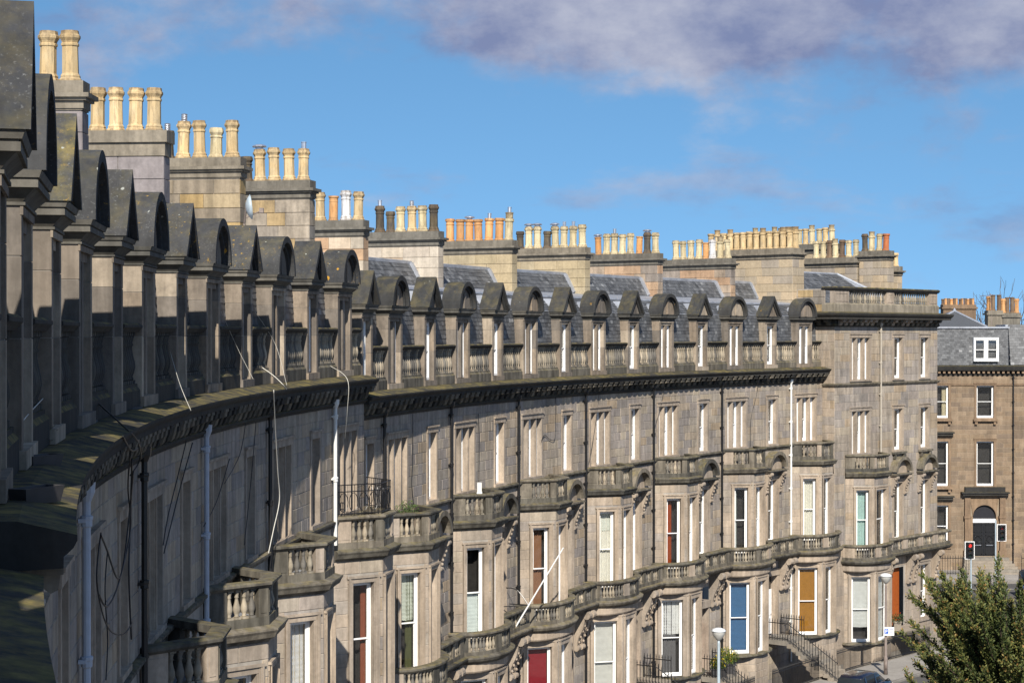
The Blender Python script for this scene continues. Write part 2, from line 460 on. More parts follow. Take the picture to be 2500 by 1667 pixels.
# ------------------------------------------------------------------ masonry
def stone_mesh(w, h, dep=0.06, c=0.012):
    def mk():
        b = MB(); x = w / 2
        vs = [(-x, dep, 0), (x, dep, 0), (x, dep, h), (-x, dep, h),
              (-x, c, 0), (x, c, 0), (x, c, h), (-x, c, h),
              (-x + c, 0, c), (x - c, 0, c), (x - c, 0, h - c), (-x + c, 0, h - c)]
        fs = [(8, 9, 10, 11)]
        for i in range(4):
            j = (i + 1) % 4
            fs += [(4 + i, 4 + j, 8 + j, 8 + i), (i, j, 4 + j, 4 + i)]
        b.add(vs, fs); return b.mesh('stone')
    return cached(('stone', round(w, 3), round(h, 3)), mk)

def stones(parent, fr, u0, u1, z0, z1, opens, mat, course=0.375, wmin=.55, wmax=1.15, gap=.012, rng=random, d=0.0, name='stone', mats=None):
    n = max(1, round((z1 - z0) / course)); ch = (z1 - z0) / n
    for i in range(n):
        za, zb = z0 + i * ch, z0 + (i + 1) * ch
        zm = (za + zb) / 2
        iv = [(u0, u1)]
        for (a, b, c, e) in opens:
            if c < zm < e:
                nv = []
                for (p, q) in iv:
                    if b <= p or a >= q: nv.append((p, q)); continue
                    if a > p: nv.append((p, a))
                    if b < q: nv.append((b, q))
                iv = nv
        for (p, q) in iv:
            if q - p < .06: continue
            cuts = [p]; x = p
            first = True
            while True:
                w = rng.uniform(wmin, wmax)
                if first and i % 2: w *= .55
                first = False
                if x + w > q - wmin * .5: break
                x += w; cuts.append(x)
            cuts.append(q)
            for a, b in zip(cuts, cuts[1:]):
                w = round((b - a - gap) / .02) * .02
                if w < .04: w = b - a - gap
                jit = rng.uniform(-.004, .004)
                mt = mat if mats is None else rng.choice(mats)
                obj(name, stone_mesh(w, ch - gap), mt, parent, fr.mat((a + b) / 2, d + jit, za))

def wall_sheet(mb, fr, u0, u1, z0, z1, opens, d=-.015, step=1.2):
    us, zs = {u0, u1}, {z0, z1}
    n = max(1, int((u1 - u0) / step))
    for i in range(n): us.add(u0 + (u1 - u0) * i / n)
    for a, b, c, e in opens:
        for q in (a, b):
            if u0 < q < u1: us.add(q)
        for q in (c, e):
            if z0 < q < z1: zs.add(q)
    us, zs = sorted(us), sorted(zs)
    for a, b in zip(us, us[1:]):
        for c, e in zip(zs, zs[1:]):
            um, zm = (a + b) / 2, (c + e) / 2
            if any(o[0] < um < o[1] and o[2] < zm < o[3] for o in opens): continue
            mb.add([fr.pt(a, d, c), fr.pt(b, d, c), fr.pt(b, d, e), fr.pt(a, d, e)], [(0, 1, 2, 3)])

# ------------------------------------------------------------------ windows
def ring(mb, w, h, t, y0, y1, z0=0, tb=None):
    tb = tb or t
    mb.box(-w / 2, -w / 2 + t, y0, y1, z0, z0 + h); mb.box(w / 2 - t, w / 2, y0, y1, z0, z0 + h)
    mb.box(-w / 2 + t, w / 2 - t, y0, y1, z0, z0 + tb); mb.box(-w / 2 + t, w / 2 - t, y0, y1, z0 + h - t, z0 + h)

def mesh_of(key, fn, name, smooth=False):
    def mk():
        b = MB(); fn(b); return b.mesh(name, smooth)
    return cached(key, mk)

def window(parent, fr, u, d, z0, z1, w, dress=None, frame_mat='white', holder=None, split=.5):
    h = z1 - z0
    w = round(w, 2); h = round(h, 2)
    mw = fr.mat(u, d, z0)
    fm = M[frame_mat]
    if holder is None:
        holder = obj('window', mesh_of(('cas', w, h), lambda b: ring(b, w, h, .065, 0, .13, 0, .09), 'window_casing'), fm, parent, mw)
    else:
        obj('casing', mesh_of(('cas', w, h), lambda b: ring(b, w, h, .065, 0, .13, 0, .09), 'window_casing'), fm, holder, mw)
    iw = w - .13; hs = h * split
    obj('sash', mesh_of(('lsh', w, h, split), lambda b: ring(b, iw, hs - .07, .05, .065, .105, .09, .075), 'lower_sash'), fm, holder, mw)
    obj('sash', mesh_of(('ush', w, h, split), lambda b: ring(b, iw, h - hs - .04, .05, .025, .065, hs - .02, .045), 'upper_sash'), fm, holder, mw)
    obj('pane', mesh_of(('lp', w, h, split), lambda b: b.box(-iw / 2 + .05, iw / 2 - .05, .083, .089, .165, hs - .03), 'pane'), M['glass'], holder, mw)
    obj('pane', mesh_of(('up', w, h, split), lambda b: b.box(-iw / 2 + .05, iw / 2 - .05, .043, .049, hs + .025, h - .115), 'pane'), M['glass'], holder, mw)
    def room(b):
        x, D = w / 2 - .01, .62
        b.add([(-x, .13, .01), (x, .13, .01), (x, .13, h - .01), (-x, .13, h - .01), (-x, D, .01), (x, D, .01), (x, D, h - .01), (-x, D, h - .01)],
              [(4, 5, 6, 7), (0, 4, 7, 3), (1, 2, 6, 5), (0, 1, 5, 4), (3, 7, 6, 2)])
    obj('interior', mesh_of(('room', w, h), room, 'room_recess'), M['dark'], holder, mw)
    for ds in (dress or []):
        if ds[0] == 'blind':
            f0, f1 = ds[2], ds[3]
            def bl(b):
                n = 34; z0_, z1_ = h * f0 + .07, h * f1 - .05; vs, fs = [], []
                for i in range(n + 1):
                    z = z0_ + (z1_ - z0_) * i / n
                    for j in range(5):
                        x = (-iw / 2 + .02) + (iw - .04) * j / 4
                        vs.append((x, .2 + .011 * math.sin(i * 2.1) * (1 - i / n * .6) + .006 * math.sin(i * .5 + j * 1.7), z + .012 * math.sin(j * 2.2) * (1 - i / n)))
                for i in range(n):
                    for j in range(4): fs.append((i * 5 + j, i * 5 + j + 1, i * 5 + j + 6, i * 5 + j + 5))
                b.add(vs, fs)
            obj('blind', mesh_of(('bl', w, h, f0, f1), bl, 'blind', True), cmat(ds[1]), holder, mw)
        elif ds[0] == 'slats':
            def sl(b):
                n = int(h / .05)
                for i in range(n):
                    z = .1 + i * (h - .2) / n
                    b.add([(-iw / 2 + .02, .15, z), (iw / 2 - .02, .15, z), (iw / 2 - .02, .175, z + .042), (-iw / 2 + .02, .175, z + .042)], [(0, 1, 2, 3)])
                for x in (-.12, .25): b.box(x * w - .012, x * w + .012, .14, .147, .1, h - .1)
            obj('slatted_blind', mesh_of(('sl', w, h), sl, 'slatted_blind'), cmat(ds[1]), holder, mw)
        elif ds[0] == 'curtain':      # ('curtain', colour, x fraction from, to)
            def cu(b, a=ds[2], e=ds[3]):
                n = 26; x0, x1 = -iw / 2 + iw * a, -iw / 2 + iw * e
                vs, fs = [], []
                for i in range(n + 1):
                    x = x0 + (x1 - x0) * i / n
                    y = .22 + .034 * math.sin(i * 1.35) + .016 * math.sin(i * .6 + 1)
                    vs += [(x, y, .08), (x, y, h - .06)]
                for i in range(n): fs.append((2 * i, 2 * i + 2, 2 * i + 3, 2 * i + 1))
                b.add(vs, fs)
            obj('curtain', mesh_of(('cu', w, h, ds[2], ds[3]), cu, 'curtain', True), cmat(ds[1], .9), holder, mw)
    return holder

def surround(parent, fr, u, z0, z1, w, mat, jamb=.15, lint=.23, proud=.03, depth=.34, mull=None, steps=0, sill=True, d=0.0):
    h = z1 - z0
    def mk(b):
        b.box(-w / 2 - jamb, -w / 2, -proud, depth, 0, h); b.box(w / 2, w / 2 + jamb, -proud, depth, 0, h)
        b.box(-w / 2 - jamb - .02, w / 2 + jamb + .02, -proud - .015, depth, h, h + lint); b.box(-w / 2 - jamb - .05, w / 2 + jamb + .05, -proud - .06, 0, h + lint - .06, h + lint - .002)
        if sill: b.box(-w / 2 - jamb - .03, w / 2 + jamb + .03, -proud - .05, depth + .05, -.1, 0)
        for k in range(steps):
            o = jamb * (k + 1) / (steps + 1); p = proud + .022 * (k + 1)
            b.box(-w / 2 - jamb, -w / 2 - o, -p, -proud, 0, h + lint - .02)
            b.box(w / 2 + o, w / 2 + jamb, -p, -proud, 0, h + lint - .02)
    key = ('sur', round(w, 3), round(h, 3), jamb, lint, proud, depth, steps, sill)
    s = obj('window_surround', mesh_of(key, mk, 'window_surround'), mat, parent, fr.mat(u, d, z0))
    for x in (mull or []):
        obj('mullion', mesh_of(('mul', round(h, 3)), lambda b: (b.box(-.085, .085, .02, .26, 0, h), b.box(-.045, .045, -.01, .02, 0, h)), 'mullion'), mat, s, fr.mat(u + x, d, z0))
    return s

# ------------------------------------------------------------------ balusters, brackets, pots
def bal_mesh():
    b = MB()
    b.box(-.075, .075, -.075, .075, 0, .07); b.box(-.075, .075, -.075, .075, .93, 1)
    b.lathe([(.05, .07), (.062, .10), (.045, .14), (.07, .22), (.088, .32), (.08, .42), (.055, .55), (.04, .66), (.04, .72), (.058, .75), (.042, .79), (.06, .88), (.068, .93)], 10)
    return b.mesh('baluster')
BAL = bal_mesh()
BAL.polygons.foreach_set('use_smooth', [len(p.vertices) == 4 and abs(p.normal.z) < .75 and i > 12 for i, p in enumerate(BAL.polygons)])
def baluster(parent, fr, u, d, z0, z1, k=1.0, mat=None):
    mw = fr.mat(u, d, z0) @ Matrix.Diagonal((k, k, z1 - z0, 1))
    return obj('baluster', BAL, mat or M['baluster'], parent, mw)

def modillion_mesh():
    b = MB()
    poly = [(0, -.30), (0, 0), (-.36, 0), (-.36, -.05), (-.34, -.13), (-.28, -.15), (-.22, -.12), (-.17, -.14), (-.13, -.2), (-.09, -.28), (-.04, -.31)]
    b.xprism([(y, z * 1.15) for y, z in poly], -.14, .14)
    b.box(-.175, .175, -.385, 0, -.05, .0)
    return b.mesh('modillion')
MODI = modillion_mesh()

def console_mesh(h, p, w):
    def mk(b):
        pts = [(0, 0)]
        n = 14
        for i in range(n + 1):
            t = i / n
            z = -h * t
            y = -p * ((1 - t) ** 1.3 * .82 + .18) + .05 * p * math.sin(t * 11)
            pts.append((y, z))
        pts.append((0, -h))
        b.xprism(pts, -w / 2, w / 2)
        for (y, z, r) in ((-p * .88, -h * .09, h * .1), (-p * .2, -h * .93, h * .075)):
            vs = [(r * math.cos(2 * PI * i / 12) + y, r * math.sin(2 * PI * i / 12) + z) for i in range(12)]
            b.xprism(vs, -w / 2 - .025, w / 2 + .025)
        for i in range(5):
            t = .22 + i * .14
            y = -p * ((1 - t) ** 1.3 * .82 + .18)
            b.lathe([(.0, -.07), (.055, -.03), (.06, .02), (.0, .07)], 6, (random.uniform(-.04, .04), y - .02, -h * t))
    return mesh_of(('con', h, p, w), mk, 'console')

def pot_mesh(kind):
    def mk():
        b = MB()
        if kind == 'oct':
            b.lathe([(.215, 0), (.215, .06), (.185, .10), (.19, .13), (.158, .19), (.15, .74), (.17, .76), (.17, .80), (.152, .82), (.165, .86), (.2, .92), (.2, .965), (.175, 1.0), (.165, 1.07), (.12, 1.07), (.12, .9)], 8, rot=PI / 8)
        elif kind == 'oct_s':
            b.lathe([(.205, 0), (.205, .05), (.165, .12), (.15, .56), (.175, .59), (.15, .64), (.19, .72), (.19, .77), (.17, .85), (.12, .85), (.12, .7)], 8, rot=PI / 8)
        elif kind == 'round':
            b.lathe([(.17, 0), (.17, .05), (.15, .08), (.145, .70), (.155, .72), (.145, .74), (.147, .84), (.175, .87), (.175, .93), (.12, .93), (.12, .8)], 14)
        elif kind == 'roll':
            b.lathe([(.2, 0), (.2, .06), (.165, .10), (.16, .72), (.185, .75), (.16, .78), (.16, .86), (.2, .90), (.2, .97), (.185, 1.0), (.13, 1.0), (.13, .85)], 14)
        elif kind == 'crown':
            b.lathe([(.2, 0), (.2, .06), (.165, .10), (.16, .78), (.2, .82), (.2, .92), (.14, .95), (.155, .98), (.155, 1.14), (.17, 1.16), (.17, 1.2), (.12, 1.2), (.12, 1.05)], 12)
        return b.mesh('chimney_pot')
    return cached(('pot', kind), mk)
def cowl_mesh(kind):
    def mk():
        b = MB()
        if kind == 'tube':
            b.lathe([(.075, -.05), (.075, .2), (.085, .2), (.085, .23), (.05, .23)], 10)
        elif kind == 'mush':
            b.lathe([(.12, -.05), (.12, .06), (.2, .07), (.215, .09), (.19, .13), (.1, .16), (.0, .17)], 14)
        elif kind == 'coil':
            b.lathe([(.07, -.05)] + [(.07 if i % 2 else .085, i * .025) for i in range(9)] + [(.05, .22)], 10)
        return b.mesh('cowl')
    return cached(('cowl', kind), mk)

def stack(parent, fr, u, d0, d1, zb, zt, mat, pots, thick=.55, course=.33, cap=True, name='chimney_stack', wmin=.5, wmax=1.0, dpot=.5, potoff=.32):
    """a party-wall chimney: runs back into the building from d0 to d1 (negative), pots (kind, clay, cowl) listed from the front"""
    F = Flat(tuple(fr.pt(u - thick / 2, d1)[:2]), tuple(fr.pt(u - thick / 2, d0)[:2]))   # face turned to the viewer
    L = F.L
    b = MB()
    def slab(o, z0, z1):
        q = [F.pt(-o, o), F.pt(L + o, o), F.pt(L + o, -thick - o), F.pt(-o, -thick - o)]
        b.vprism([tuple(p[:2]) for p in q][::-1], z0, z1)
    slab(-.03, zb, zt - .5)
    s = obj('chimney_stack', b.mesh('stack_core'), M['mortar'], parent)
    b = MB()
    if cap == 'plain': slab(.1, zt - .3, zt); slab(.03, zt - .64, zt - .3)
    else: slab(.0, zt - .62, zt - .58); slab(.03, zt - .585, zt - .42); slab(.1, zt - .42, zt - .36); slab(.17, zt - .36, zt - .27); slab(.02, zt - .27, zt)
    obj('stack_cap', b.mesh('stack_cap'), M['stackcap'], s)
    zs = zt - .64
    stones(s, F, 0, L, zb, zs, [], mat, course, wmin, wmax, .012)
    E_ = Flat(tuple(fr.pt(u - thick / 2, d0)[:2]), tuple(fr.pt(u + thick / 2, d0)[:2]))
    stones(s, E_, 0, thick, zb, zs, [], mat, course, .6, 1.0, .012)
    for i, p in enumerate(pots):
        if p is None: continue
        kind, clay, cowl = p[:3]
        dd = d0 - potoff - i * dpot + random.uniform(-.03, .03)
        off = p[3] if len(p) > 3 else 0
        mw = fr.mat(u + off, dd, zt - .01) @ Matrix.Rotation(random.uniform(-.25, .25), 4, 'Z') @ Matrix.Rotation(random.uniform(-.03, .03), 4, 'X') @ Matrix.Rotation(random.uniform(-.03, .03), 4, 'Y') @ Matrix.Diagonal((1.13, 1.13, random.uniform(1.0, 1.07), 1))
        obj('chimney_pot', pot_mesh(kind), M['p_' + clay], s, mw)
        if cowl:
            hh = {'oct': 1.07, 'oct_s': .85, 'round': .93, 'roll': 1.0, 'crown': 1.2}[kind]
            obj('cowl', cowl_mesh(cowl), M['steel'], s, mw @ T(0, 0, hh))
    return s

# ------------------------------------------------------------------ slates
def slate_panel(mb, fr, u0, u1, d0, z0, d1, z1, rows=.17, wid=.27):
    """rows of lapped slates on a slope from (d0,z0) up to (d1,z1)"""
    L = math.hypot(d1 - d0, z1 - z0); n = max(1, int(L / rows))
    if mb.t is None: mb.t = []
    nx, nz = (z1 - z0) / L, -(d1 - d0) / L       # outward normal in (d,z)
    for i in range(n):
        t0, t1 = i / n, min(1, (i + 1.25) / n)
        x = u0 - (wid / 2 if i % 2 else 0)
        while x < u1:
            a, b = max(u0, x + .004), min(u1, x + wid - .004)
            x += wid
            if b - a < .03: continue
            o = .022 + random.uniform(-.004, .007)
            da, za = d0 + (d1 - d0) * t0, z0 + (z1 - z0) * t0
            db, zb = d0 + (d1 - d0) * t1, z0 + (z1 - z0) * t1
            zj = random.uniform(-.008, .008)
            p = [fr.pt(a, da + nx * o, za + nz * o + zj), fr.pt(b, da + nx * o, za + nz * o + zj),
                 fr.pt(b, db + nx * .004, zb + nz * .004), fr.pt(a, db + nx * .004, zb + nz * .004),
                 fr.pt(a, da, za + zj), fr.pt(b, da, za + zj)]
            mb.add(p, [(0, 1, 2, 3), (4, 5, 1, 0)])
            tv = min(1, max(0, random.gauss(.42, .2)))
            mb.t += [tv, tv]

# ------------------------------------------------------------------ dormers
def arch_pts(r, zc, n=18, a0=0.0, a1=PI, kx=1.0, kz=1.0):
    return [(r * kx * math.cos(a0 + (a1 - a0) * i / n), zc + r * kz * math.sin(a0 + (a1 - a0) * i / n)) for i in range(n + 1)]
DD = -.08                                # dormer fronts stand a little behind the wall face
def dormer(parent, fr, u, dz, kind, pmat, dress=None):
    hw = .775 if kind == 'arch' else .60
    zb, zo0, zo1, zc = -1.86, -1.66, .42, .66       # plinth, sill, head, capital
    mw = fr.mat(u, DD, dz)
    pil = .2
    def body(b):
        b.box(-hw - .05, hw + .05, -.06, .42, zb, zo0 - .02)
        b.box(-hw, hw, .0, .56, zo1 + .2, zc + .1)
        for sx in (-1, 1):
            x0, x1 = (-hw, -hw + pil) if sx < 0 else (hw - pil, hw)
            b.box(x0 + .01, x1 - .01, .3, .56, zo0, zo1 + .2)
    d = obj('dormer', mesh_of(('dorm', kind), body, 'dormer_body'), M['dormer'], parent, mw)
    # side stones, each its own block
    zs = [zo0 - .02, -.62, .16, zo1 + .2]
    def cheek(h):
        return mesh_of(('cheek', round(h, 3)), lambda b: b.box(-pil / 2, pil / 2, 0, .55, 0, h - .012), 'stone')
    for sx in (-1, 1):
        for a, e in zip(zs, zs[1:]):
            obj('stone', cheek(e - a), M['dormer'], d, mw @ T(sx * (hw - pil / 2 + .012), -.012, a))
    obj('mortar_joint', mesh_of(('dmort', kind), lambda b: [b.box(sx * (hw - pil / 2 + .012) - pil / 2 + .01, sx * (hw - pil / 2 + .012) + pil / 2 - .01, .0, .53, zs[0], zs[-1]) for sx in (-1, 1)], 'mortar_joint'), M['mortar'], d, mw)
    obj('lintel', mesh_of(('dlin', kind), lambda b: (b.box(-hw + pil + .005, hw - pil - .005, .03, .33, zo1, zo1 + .2), b.box(-hw - .02, hw + .02, -.03, .0, zo1 + .12, zo1 + .2)), 'lintel'), M['dormer'], d, mw)
    def cap(b):
        def fr_(o0, o1, z0, z1):
            lo = [(-hw - o0, -o0 - .02, z0), (hw + o0, -o0 - .02, z0), (hw + o0, .56, z0), (-hw - o0, .56, z0)]
            hi = [(-hw - o1, -o1 - .02, z1), (hw + o1, -o1 - .02, z1), (hw + o1, .56, z1), (-hw - o1, .56, z1)]
            b.add(lo + hi, [(3, 2, 1, 0), (4, 5, 6, 7), (0, 1, 5, 4), (1, 2, 6, 5), (2, 3, 7, 6), (3, 0, 4, 7)])
        fr_(.03, .03, zc - .03, zc); fr_(.0, .05, zc, zc + .06); fr_(.05, .125, zc + .06, zc + .13); fr_(.155, .155, zc + .13, zc + .2); fr_(.14, .14, zc + .2, zc + .222); fr_(.165, .19, zc + .222, zc + .29)
    obj('cornice', mesh_of(('dcap', kind), cap, 'dormer_cornice'), M['cap'], d, mw)
    zr = zc + .29
    y0, y1 = -.25, .5
    if kind == 'arch':
        ro = hw + .19
        def roof(b):
            out = arch_pts(ro, zr, 22, kz=1.06); inn = arch_pts(ro - .14, zr, 22, kz=1.04)
            n = len(out)
            vs = [(x, y0, z) for x, z in out] + [(x, y0, z) for x, z in inn] + [(x, y1, z) for x, z in out] + [(x, y1, z) for x, z in inn]
            fs = []
            for i in range(n - 1):
                fs += [(i, n + i, n + i + 1, i + 1), (i, i + 1, 2 * n + i + 1, 2 * n + i), (n + i, 3 * n + i, 3 * n + i + 1, n + i + 1), (2 * n + i, 2 * n + i + 1, 3 * n + i + 1, 3 * n + i)]
            fs += [(0, 2 * n, 3 * n, n), (n - 1, 2 * n - 1, 4 * n - 1, 3 * n - 1)]
            b.add(vs, fs)
            inn2 = arch_pts(ro - .14, zr, 22, kz=1.04); inn3 = arch_pts(ro - .22, zr, 22, kz=1.02)
            vs = [(x, y0 + .12, z) for x, z in inn2] + [(x, y0 + .12, z) for x, z in inn3] + [(x, .1, z) for x, z in inn3]
            fs = []
            for i in range(n - 1):
                fs += [(i, n + i, n + i + 1, i + 1), (n + i, 2 * n + i, 2 * n + i + 1, n + i + 1)]
            b.add(vs, fs)
        tym = arch_pts(ro - .2, zr - .01, 18)
        back = arch_pts(ro - .12, zr - .3, 14)
    else:
        bx, ap = hw + .21, 1.10
        def roof(b):
            k = .13
            sl = math.hypot(bx, ap)
            kx, kz = k * sl / ap, k * sl / bx
            b.prism([(-bx, zr), (-bx + kx, zr), (0, zr + ap - kz), (bx - kx, zr), (bx, zr), (0, zr + ap)], y0, y1)
            b.prism([(-bx + kx + .001, zr + .001), (-bx + kx * 1.6, zr + .001), (0, zr + ap - kz * 1.6), (bx - kx * 1.6, zr + .001), (bx - kx - .001, zr + .001), (0, zr + ap - kz - .001)], y0 + .12, .1)
        tym = [(bx - .22, zr), (0, zr + ap - .26), (-bx + .22, zr)]
        back = [(bx - .16, zr - .3), (0, zr + ap - .5), (-bx + .16, zr - .3)]
    rm = mesh_of(('droof', kind), roof, 'pediment')
    obj('pediment', rm, pmat, d, mw)
    def tymf(b):
        b.prism(tym[::-1], -.05, .3)
        if kind == 'arch': b.box(-.09, .09, -.11, -.04, zr + .02, zr + .62)
    obj('tympanum', mesh_of(('dtym', kind), tymf, 'tympanum'), M['dormer'], d, mw)
    obj('lead_roof', mesh_of(('dback', kind), lambda b: b.prism(back[::-1], .49, 1.5), 'lead_roof'), M['lead'], d, mw)
    wo = 2 * (hw - pil)
    if kind == 'arch':
        obj('mullion', mesh_of(('dmul',), lambda b: b.box(-.09, .09, .03, .3, zo0, zo1), 'mullion'), M['dormer'], d, mw)
        lw = (wo - .18) / 2
        for sx in (-1, 1):
            window(None, fr, u + sx * (.09 + lw / 2), DD - .16, dz + zo0, dz + zo1, lw, dress, holder=d)
    else:
        window(None, fr, u, DD - .16, dz + zo0, dz + zo1, wo, dress, holder=d)
    return d, hw

# ------------------------------------------------------------------ bays
GROUND = -18.3
def bay_poly(fr, uc, e=0.0, fw=.62):
    F = Flat(tuple(fr.pt(uc - .01)[:2]), tuple(fr.pt(uc + .01)[:2]))
    F = Flat(tuple(F.pt(.01)[:2]), tuple(F.pt(1.01)[:2]))
    g = fw - .62
    pts = [(-1.8 - e, -.1), (-1.8 - e, 0.02), (-.62 - e * .45, 1.2 + e), (.62 + 2 * g + e * .45, 1.2 + e), (1.8 + 2 * g + e, .02), (1.8 + 2 * g + e, -.1)]
    return F, [tuple(F.pt(u, d)[:2]) for u, d in pts]

def bal_run(parent, p0, p1, d, z0, z1, a, b, sp=.2, k=.95):
    F = Flat(p0, p1)
    n = max(1, int(round((b - a) / sp)))
    for i in range(n):
        baluster(parent, F, a + (i + .5) * (b - a) / n, d, z0, z1, k)

def balcony(parent, poly, z0, rng, rail_mat=None):
    """balustraded balcony round a canted bay; z0 is the underside of its cornice"""
    path = poly[1:5]
    b = MB()
    b.sweep(path, [(-.25, z0), (.02, z0), (.06, z0 + .06), (.16, z0 + .10), (.2, z0 + .2), (.24, z0 + .26), (.24, z0 + .30), (.04, z0 + .36), (-.25, z0 + .36)])
    bal = obj('balcony', b.mesh('balcony_cornice'), M['rail'], parent)
    b = MB(); b.vprism(path[::-1], z0 + .3, z0 + .34)
    obj('balcony_floor', b.mesh('balcony_floor'), M['lead'], bal)
    b = MB(); b.sweep(path, [(-.2, z0 + .35), (.03, z0 + .35), (.03, z0 + .55), (-.2, z0 + .55)])
    obj('plinth', b.mesh('balcony_plinth'), M['rail'], bal)
    zt = z0 + 1.19
    b = MB(); b.sweep(path, [(-.24, zt), (.04, zt), (.08, zt + .04), (.10, zt + .06), (.10, zt + .11), (.05, zt + .14), (-.24, zt + .14)])
    obj('handrail', b.mesh('balcony_rail'), M['rail'], bal)
    for i in range(3):
        F = Flat(path[i], path[i + 1]); L = F.L
        e0, e1 = (.58, .26) if i == 0 else ((.24, .24) if i == 1 else (.26, .5))
        for (a, e) in ((0.0, e0), (L - e1, L)):
            mid = (a + e) / 2; w = e - a
            if w < .05: continue
            obj('pier', mesh_of(('pier', round(w, 3)), lambda b: (b.box(-w / 2 + .004, w / 2 - .004, -.0, .18, 0, .638), b.box(-w / 2 + .06, w / 2 - .06, -.012, 0, .08, .56)), 'pier'), M['rail'] if rng.random() < .7 else M['trim'], bal, F.mat(mid, .015, z0 + .551))
        bal_run(bal, path[i], path[i + 1], -.085, z0 + .55, zt, e0 + .02, L - e1 - .02, .2)
    return bal

def bow_path(F, hw=2.1, pr=1.55, n=16):
    return [tuple(F.pt(-hw * math.cos(PI * i / n), .02 + pr * (math.sin(PI * i / n) ** .8 if 0 < i < n else 0))[:2]) for i in range(n + 1)]

def bay(parent, fr, uc, dz, cfg, low=True, rng=random):
    """two-storey bay: canted first floor with a balcony on top, rounded balcony over the ground floor"""
    F, poly = bay_poly(fr, uc, 0, cfg.get('fw', .62))
    z_top, z_bot = -7.31 + dz, -12.0 + dz
    wz0, wz1 = -11.4 + dz, -7.98 + dz
    b = MB(); mort = obj('bay', None, None, parent)      # placeholder replaced below
    COL.objects.unlink(mort); bpy.data.objects.remove(mort); 
    faces = [Flat(poly[i], poly[i + 1]) for i in (1, 2, 3)]
    ops = []
    for i, f in enumerate(faces):
        if i == 0: op = (.64, 1.36)
        elif i == 1: op = (.24, f.L - .24)
        else: op = (.34, 1.06)
        ops.append(op)
        wall_sheet(b, f, 0, f.L, z_bot, z_top, [(op[0] - .05, op[1] + .05, wz0, wz1)], d=-.015, step=9)
    by = obj('bay', b.mesh('bay_wall'), M['mortar'], parent)
    dr = cfg.get('first', [None, None])
    for i, f in enumerate(faces):
        op = ops[i]; w = op[1] - op[0]; um = (op[0] + op[1]) / 2
        if i < 2:
            surround(by, f, um, wz0, wz1, w, M['trim'], jamb=.16 if i == 0 else .17, lint=.2, proud=.012, depth=.24, steps=3, sill=False)
            window(parent, f, um, -.2, wz0, wz1, w, dr[i], cfg.get('frame', 'white'))
            o = [(op[0] - .16, op[1] + .16, wz0 - .1, wz1 + .22)]
            stones(by, f, .004, f.L - .004, z_bot, z_top, o, M['trim'] if rng.random() < .5 else M['wall'], .40, .5, .9, .01, mats=[M['trim'], M['trim'], M['wall']])
        else:
            stones(by, f, .004, f.L - .004, z_bot, z_top, [(op[0], op[1], wz0, wz1)], M['trim'], .47, .7, 1.2)
            window(parent, f, um, -.12, wz0, wz1, w, None)
    balcony(parent, poly, z_top, rng)
    if not low: return by
    # ground floor
    F2, poly2 = bay_poly(fr, uc, .14, cfg.get('fw', .62))
    gz0, gz1 = -16.6 + dz, -12.88 + dz
    b = MB(); faces = [Flat(poly2[i], poly2[i + 1]) for i in (1, 2, 3)]
    ops = []
    for i, f in enumerate(faces):
        op = (.44, 1.52) if i == 0 else ((.26, f.L - .26) if i == 1 else (.4, 1.28))
        ops.append(op)
        wall_sheet(b, f, 0, f.L, GROUND - 2.5, z_bot - .2, [(op[0] - .05, op[1] + .05, gz0, gz1)], d=-.015, step=9)
    gb = obj('ground_floor_bay', b.mesh('ground_bay_wall'), M['mortar'], parent)
    dr = cfg.get('ground', [None, None])
    for i, f in enumerate(faces):
        op = ops[i]; w = op[1] - op[0]; um = (op[0] + op[1]) / 2
        if i < 2:
            surround(gb, f, um, gz0, gz1, w, M['trim'], jamb=.2, lint=.26, proud=.015, depth=.24, steps=3, sill=False)
            window(parent, f, um, -.18, gz0, gz1, w, dr[i], cfg.get('gframe', 'white'))
            stones(gb, f, .004, f.L - .004, gz0 - .16, z_bot - .2, [(op[0] - .2, op[1] + .2, gz0 - .2, gz1 + .26)], M['trim'], .42, .6, 1.0, .01)
            stones(gb, f, .004, f.L - .004, GROUND - 1.2, gz0 - .16, [], M['trim'], .42, .6, 1.2, .014)
        else:
            stones(gb, f, .004, f.L - .004, GROUND - 1.2, z_bot - .2, [], M['trim'], .5, .8, 1.2)
    b = MB()
    rp = bow_path(F2, 2.02, 1.42)
    b.sweep(rp, [(-.3, gz0 - .16), (.0, gz0 - .16), (.1, gz0 - .1), (.1, gz0 - .04), (.0, gz0), (-.3, gz0)])
    obj('sill_band', b.mesh('sill_band'), M['rail'], gb)
    b = MB(); b.sweep(rp, [(-.35, -12.56 + dz), (-.02, -12.56 + dz), (.02, -12.5 + dz), (.02, -12.2 + dz), (-.35, -12.2 + dz)])
    obj('frieze', b.mesh('frieze'), M['trim'], gb)
    zb = -12.22 + dz
    bp = bow_path(F2)
    b = MB(); b.sweep(bp, [(-.3, zb), (-.05, zb), (0, zb + .06), (.1, zb + .12), (.16, zb + .22), (.16, zb + .27), (0, zb + .33), (-.3, zb + .33)])
    bal = obj('bow_balcony', b.mesh('bow_cornice'), M['rail'], parent)
    b = MB(); b.vprism(bp[::-1], zb + .24, zb + .3)
    obj('balcony_floor', b.mesh('bow_floor'), M['lead'], bal)
    b = MB(); b.sweep(bp, [(-.22, zb + .32), (-.02, zb + .32), (-.02, zb + .46), (-.22, zb + .46)])
    obj('plinth', b.mesh('bow_plinth'), M['rail'], bal)
    b = MB(); b.sweep(bp, [(-.24, zb + 1.02), (.0, zb + 1.02), (.05, zb + 1.08), (.05, zb + 1.14), (0, zb + 1.18), (-.24, zb + 1.18)])
    obj('handrail', b.mesh('bow_rail'), M['rail'], bal)
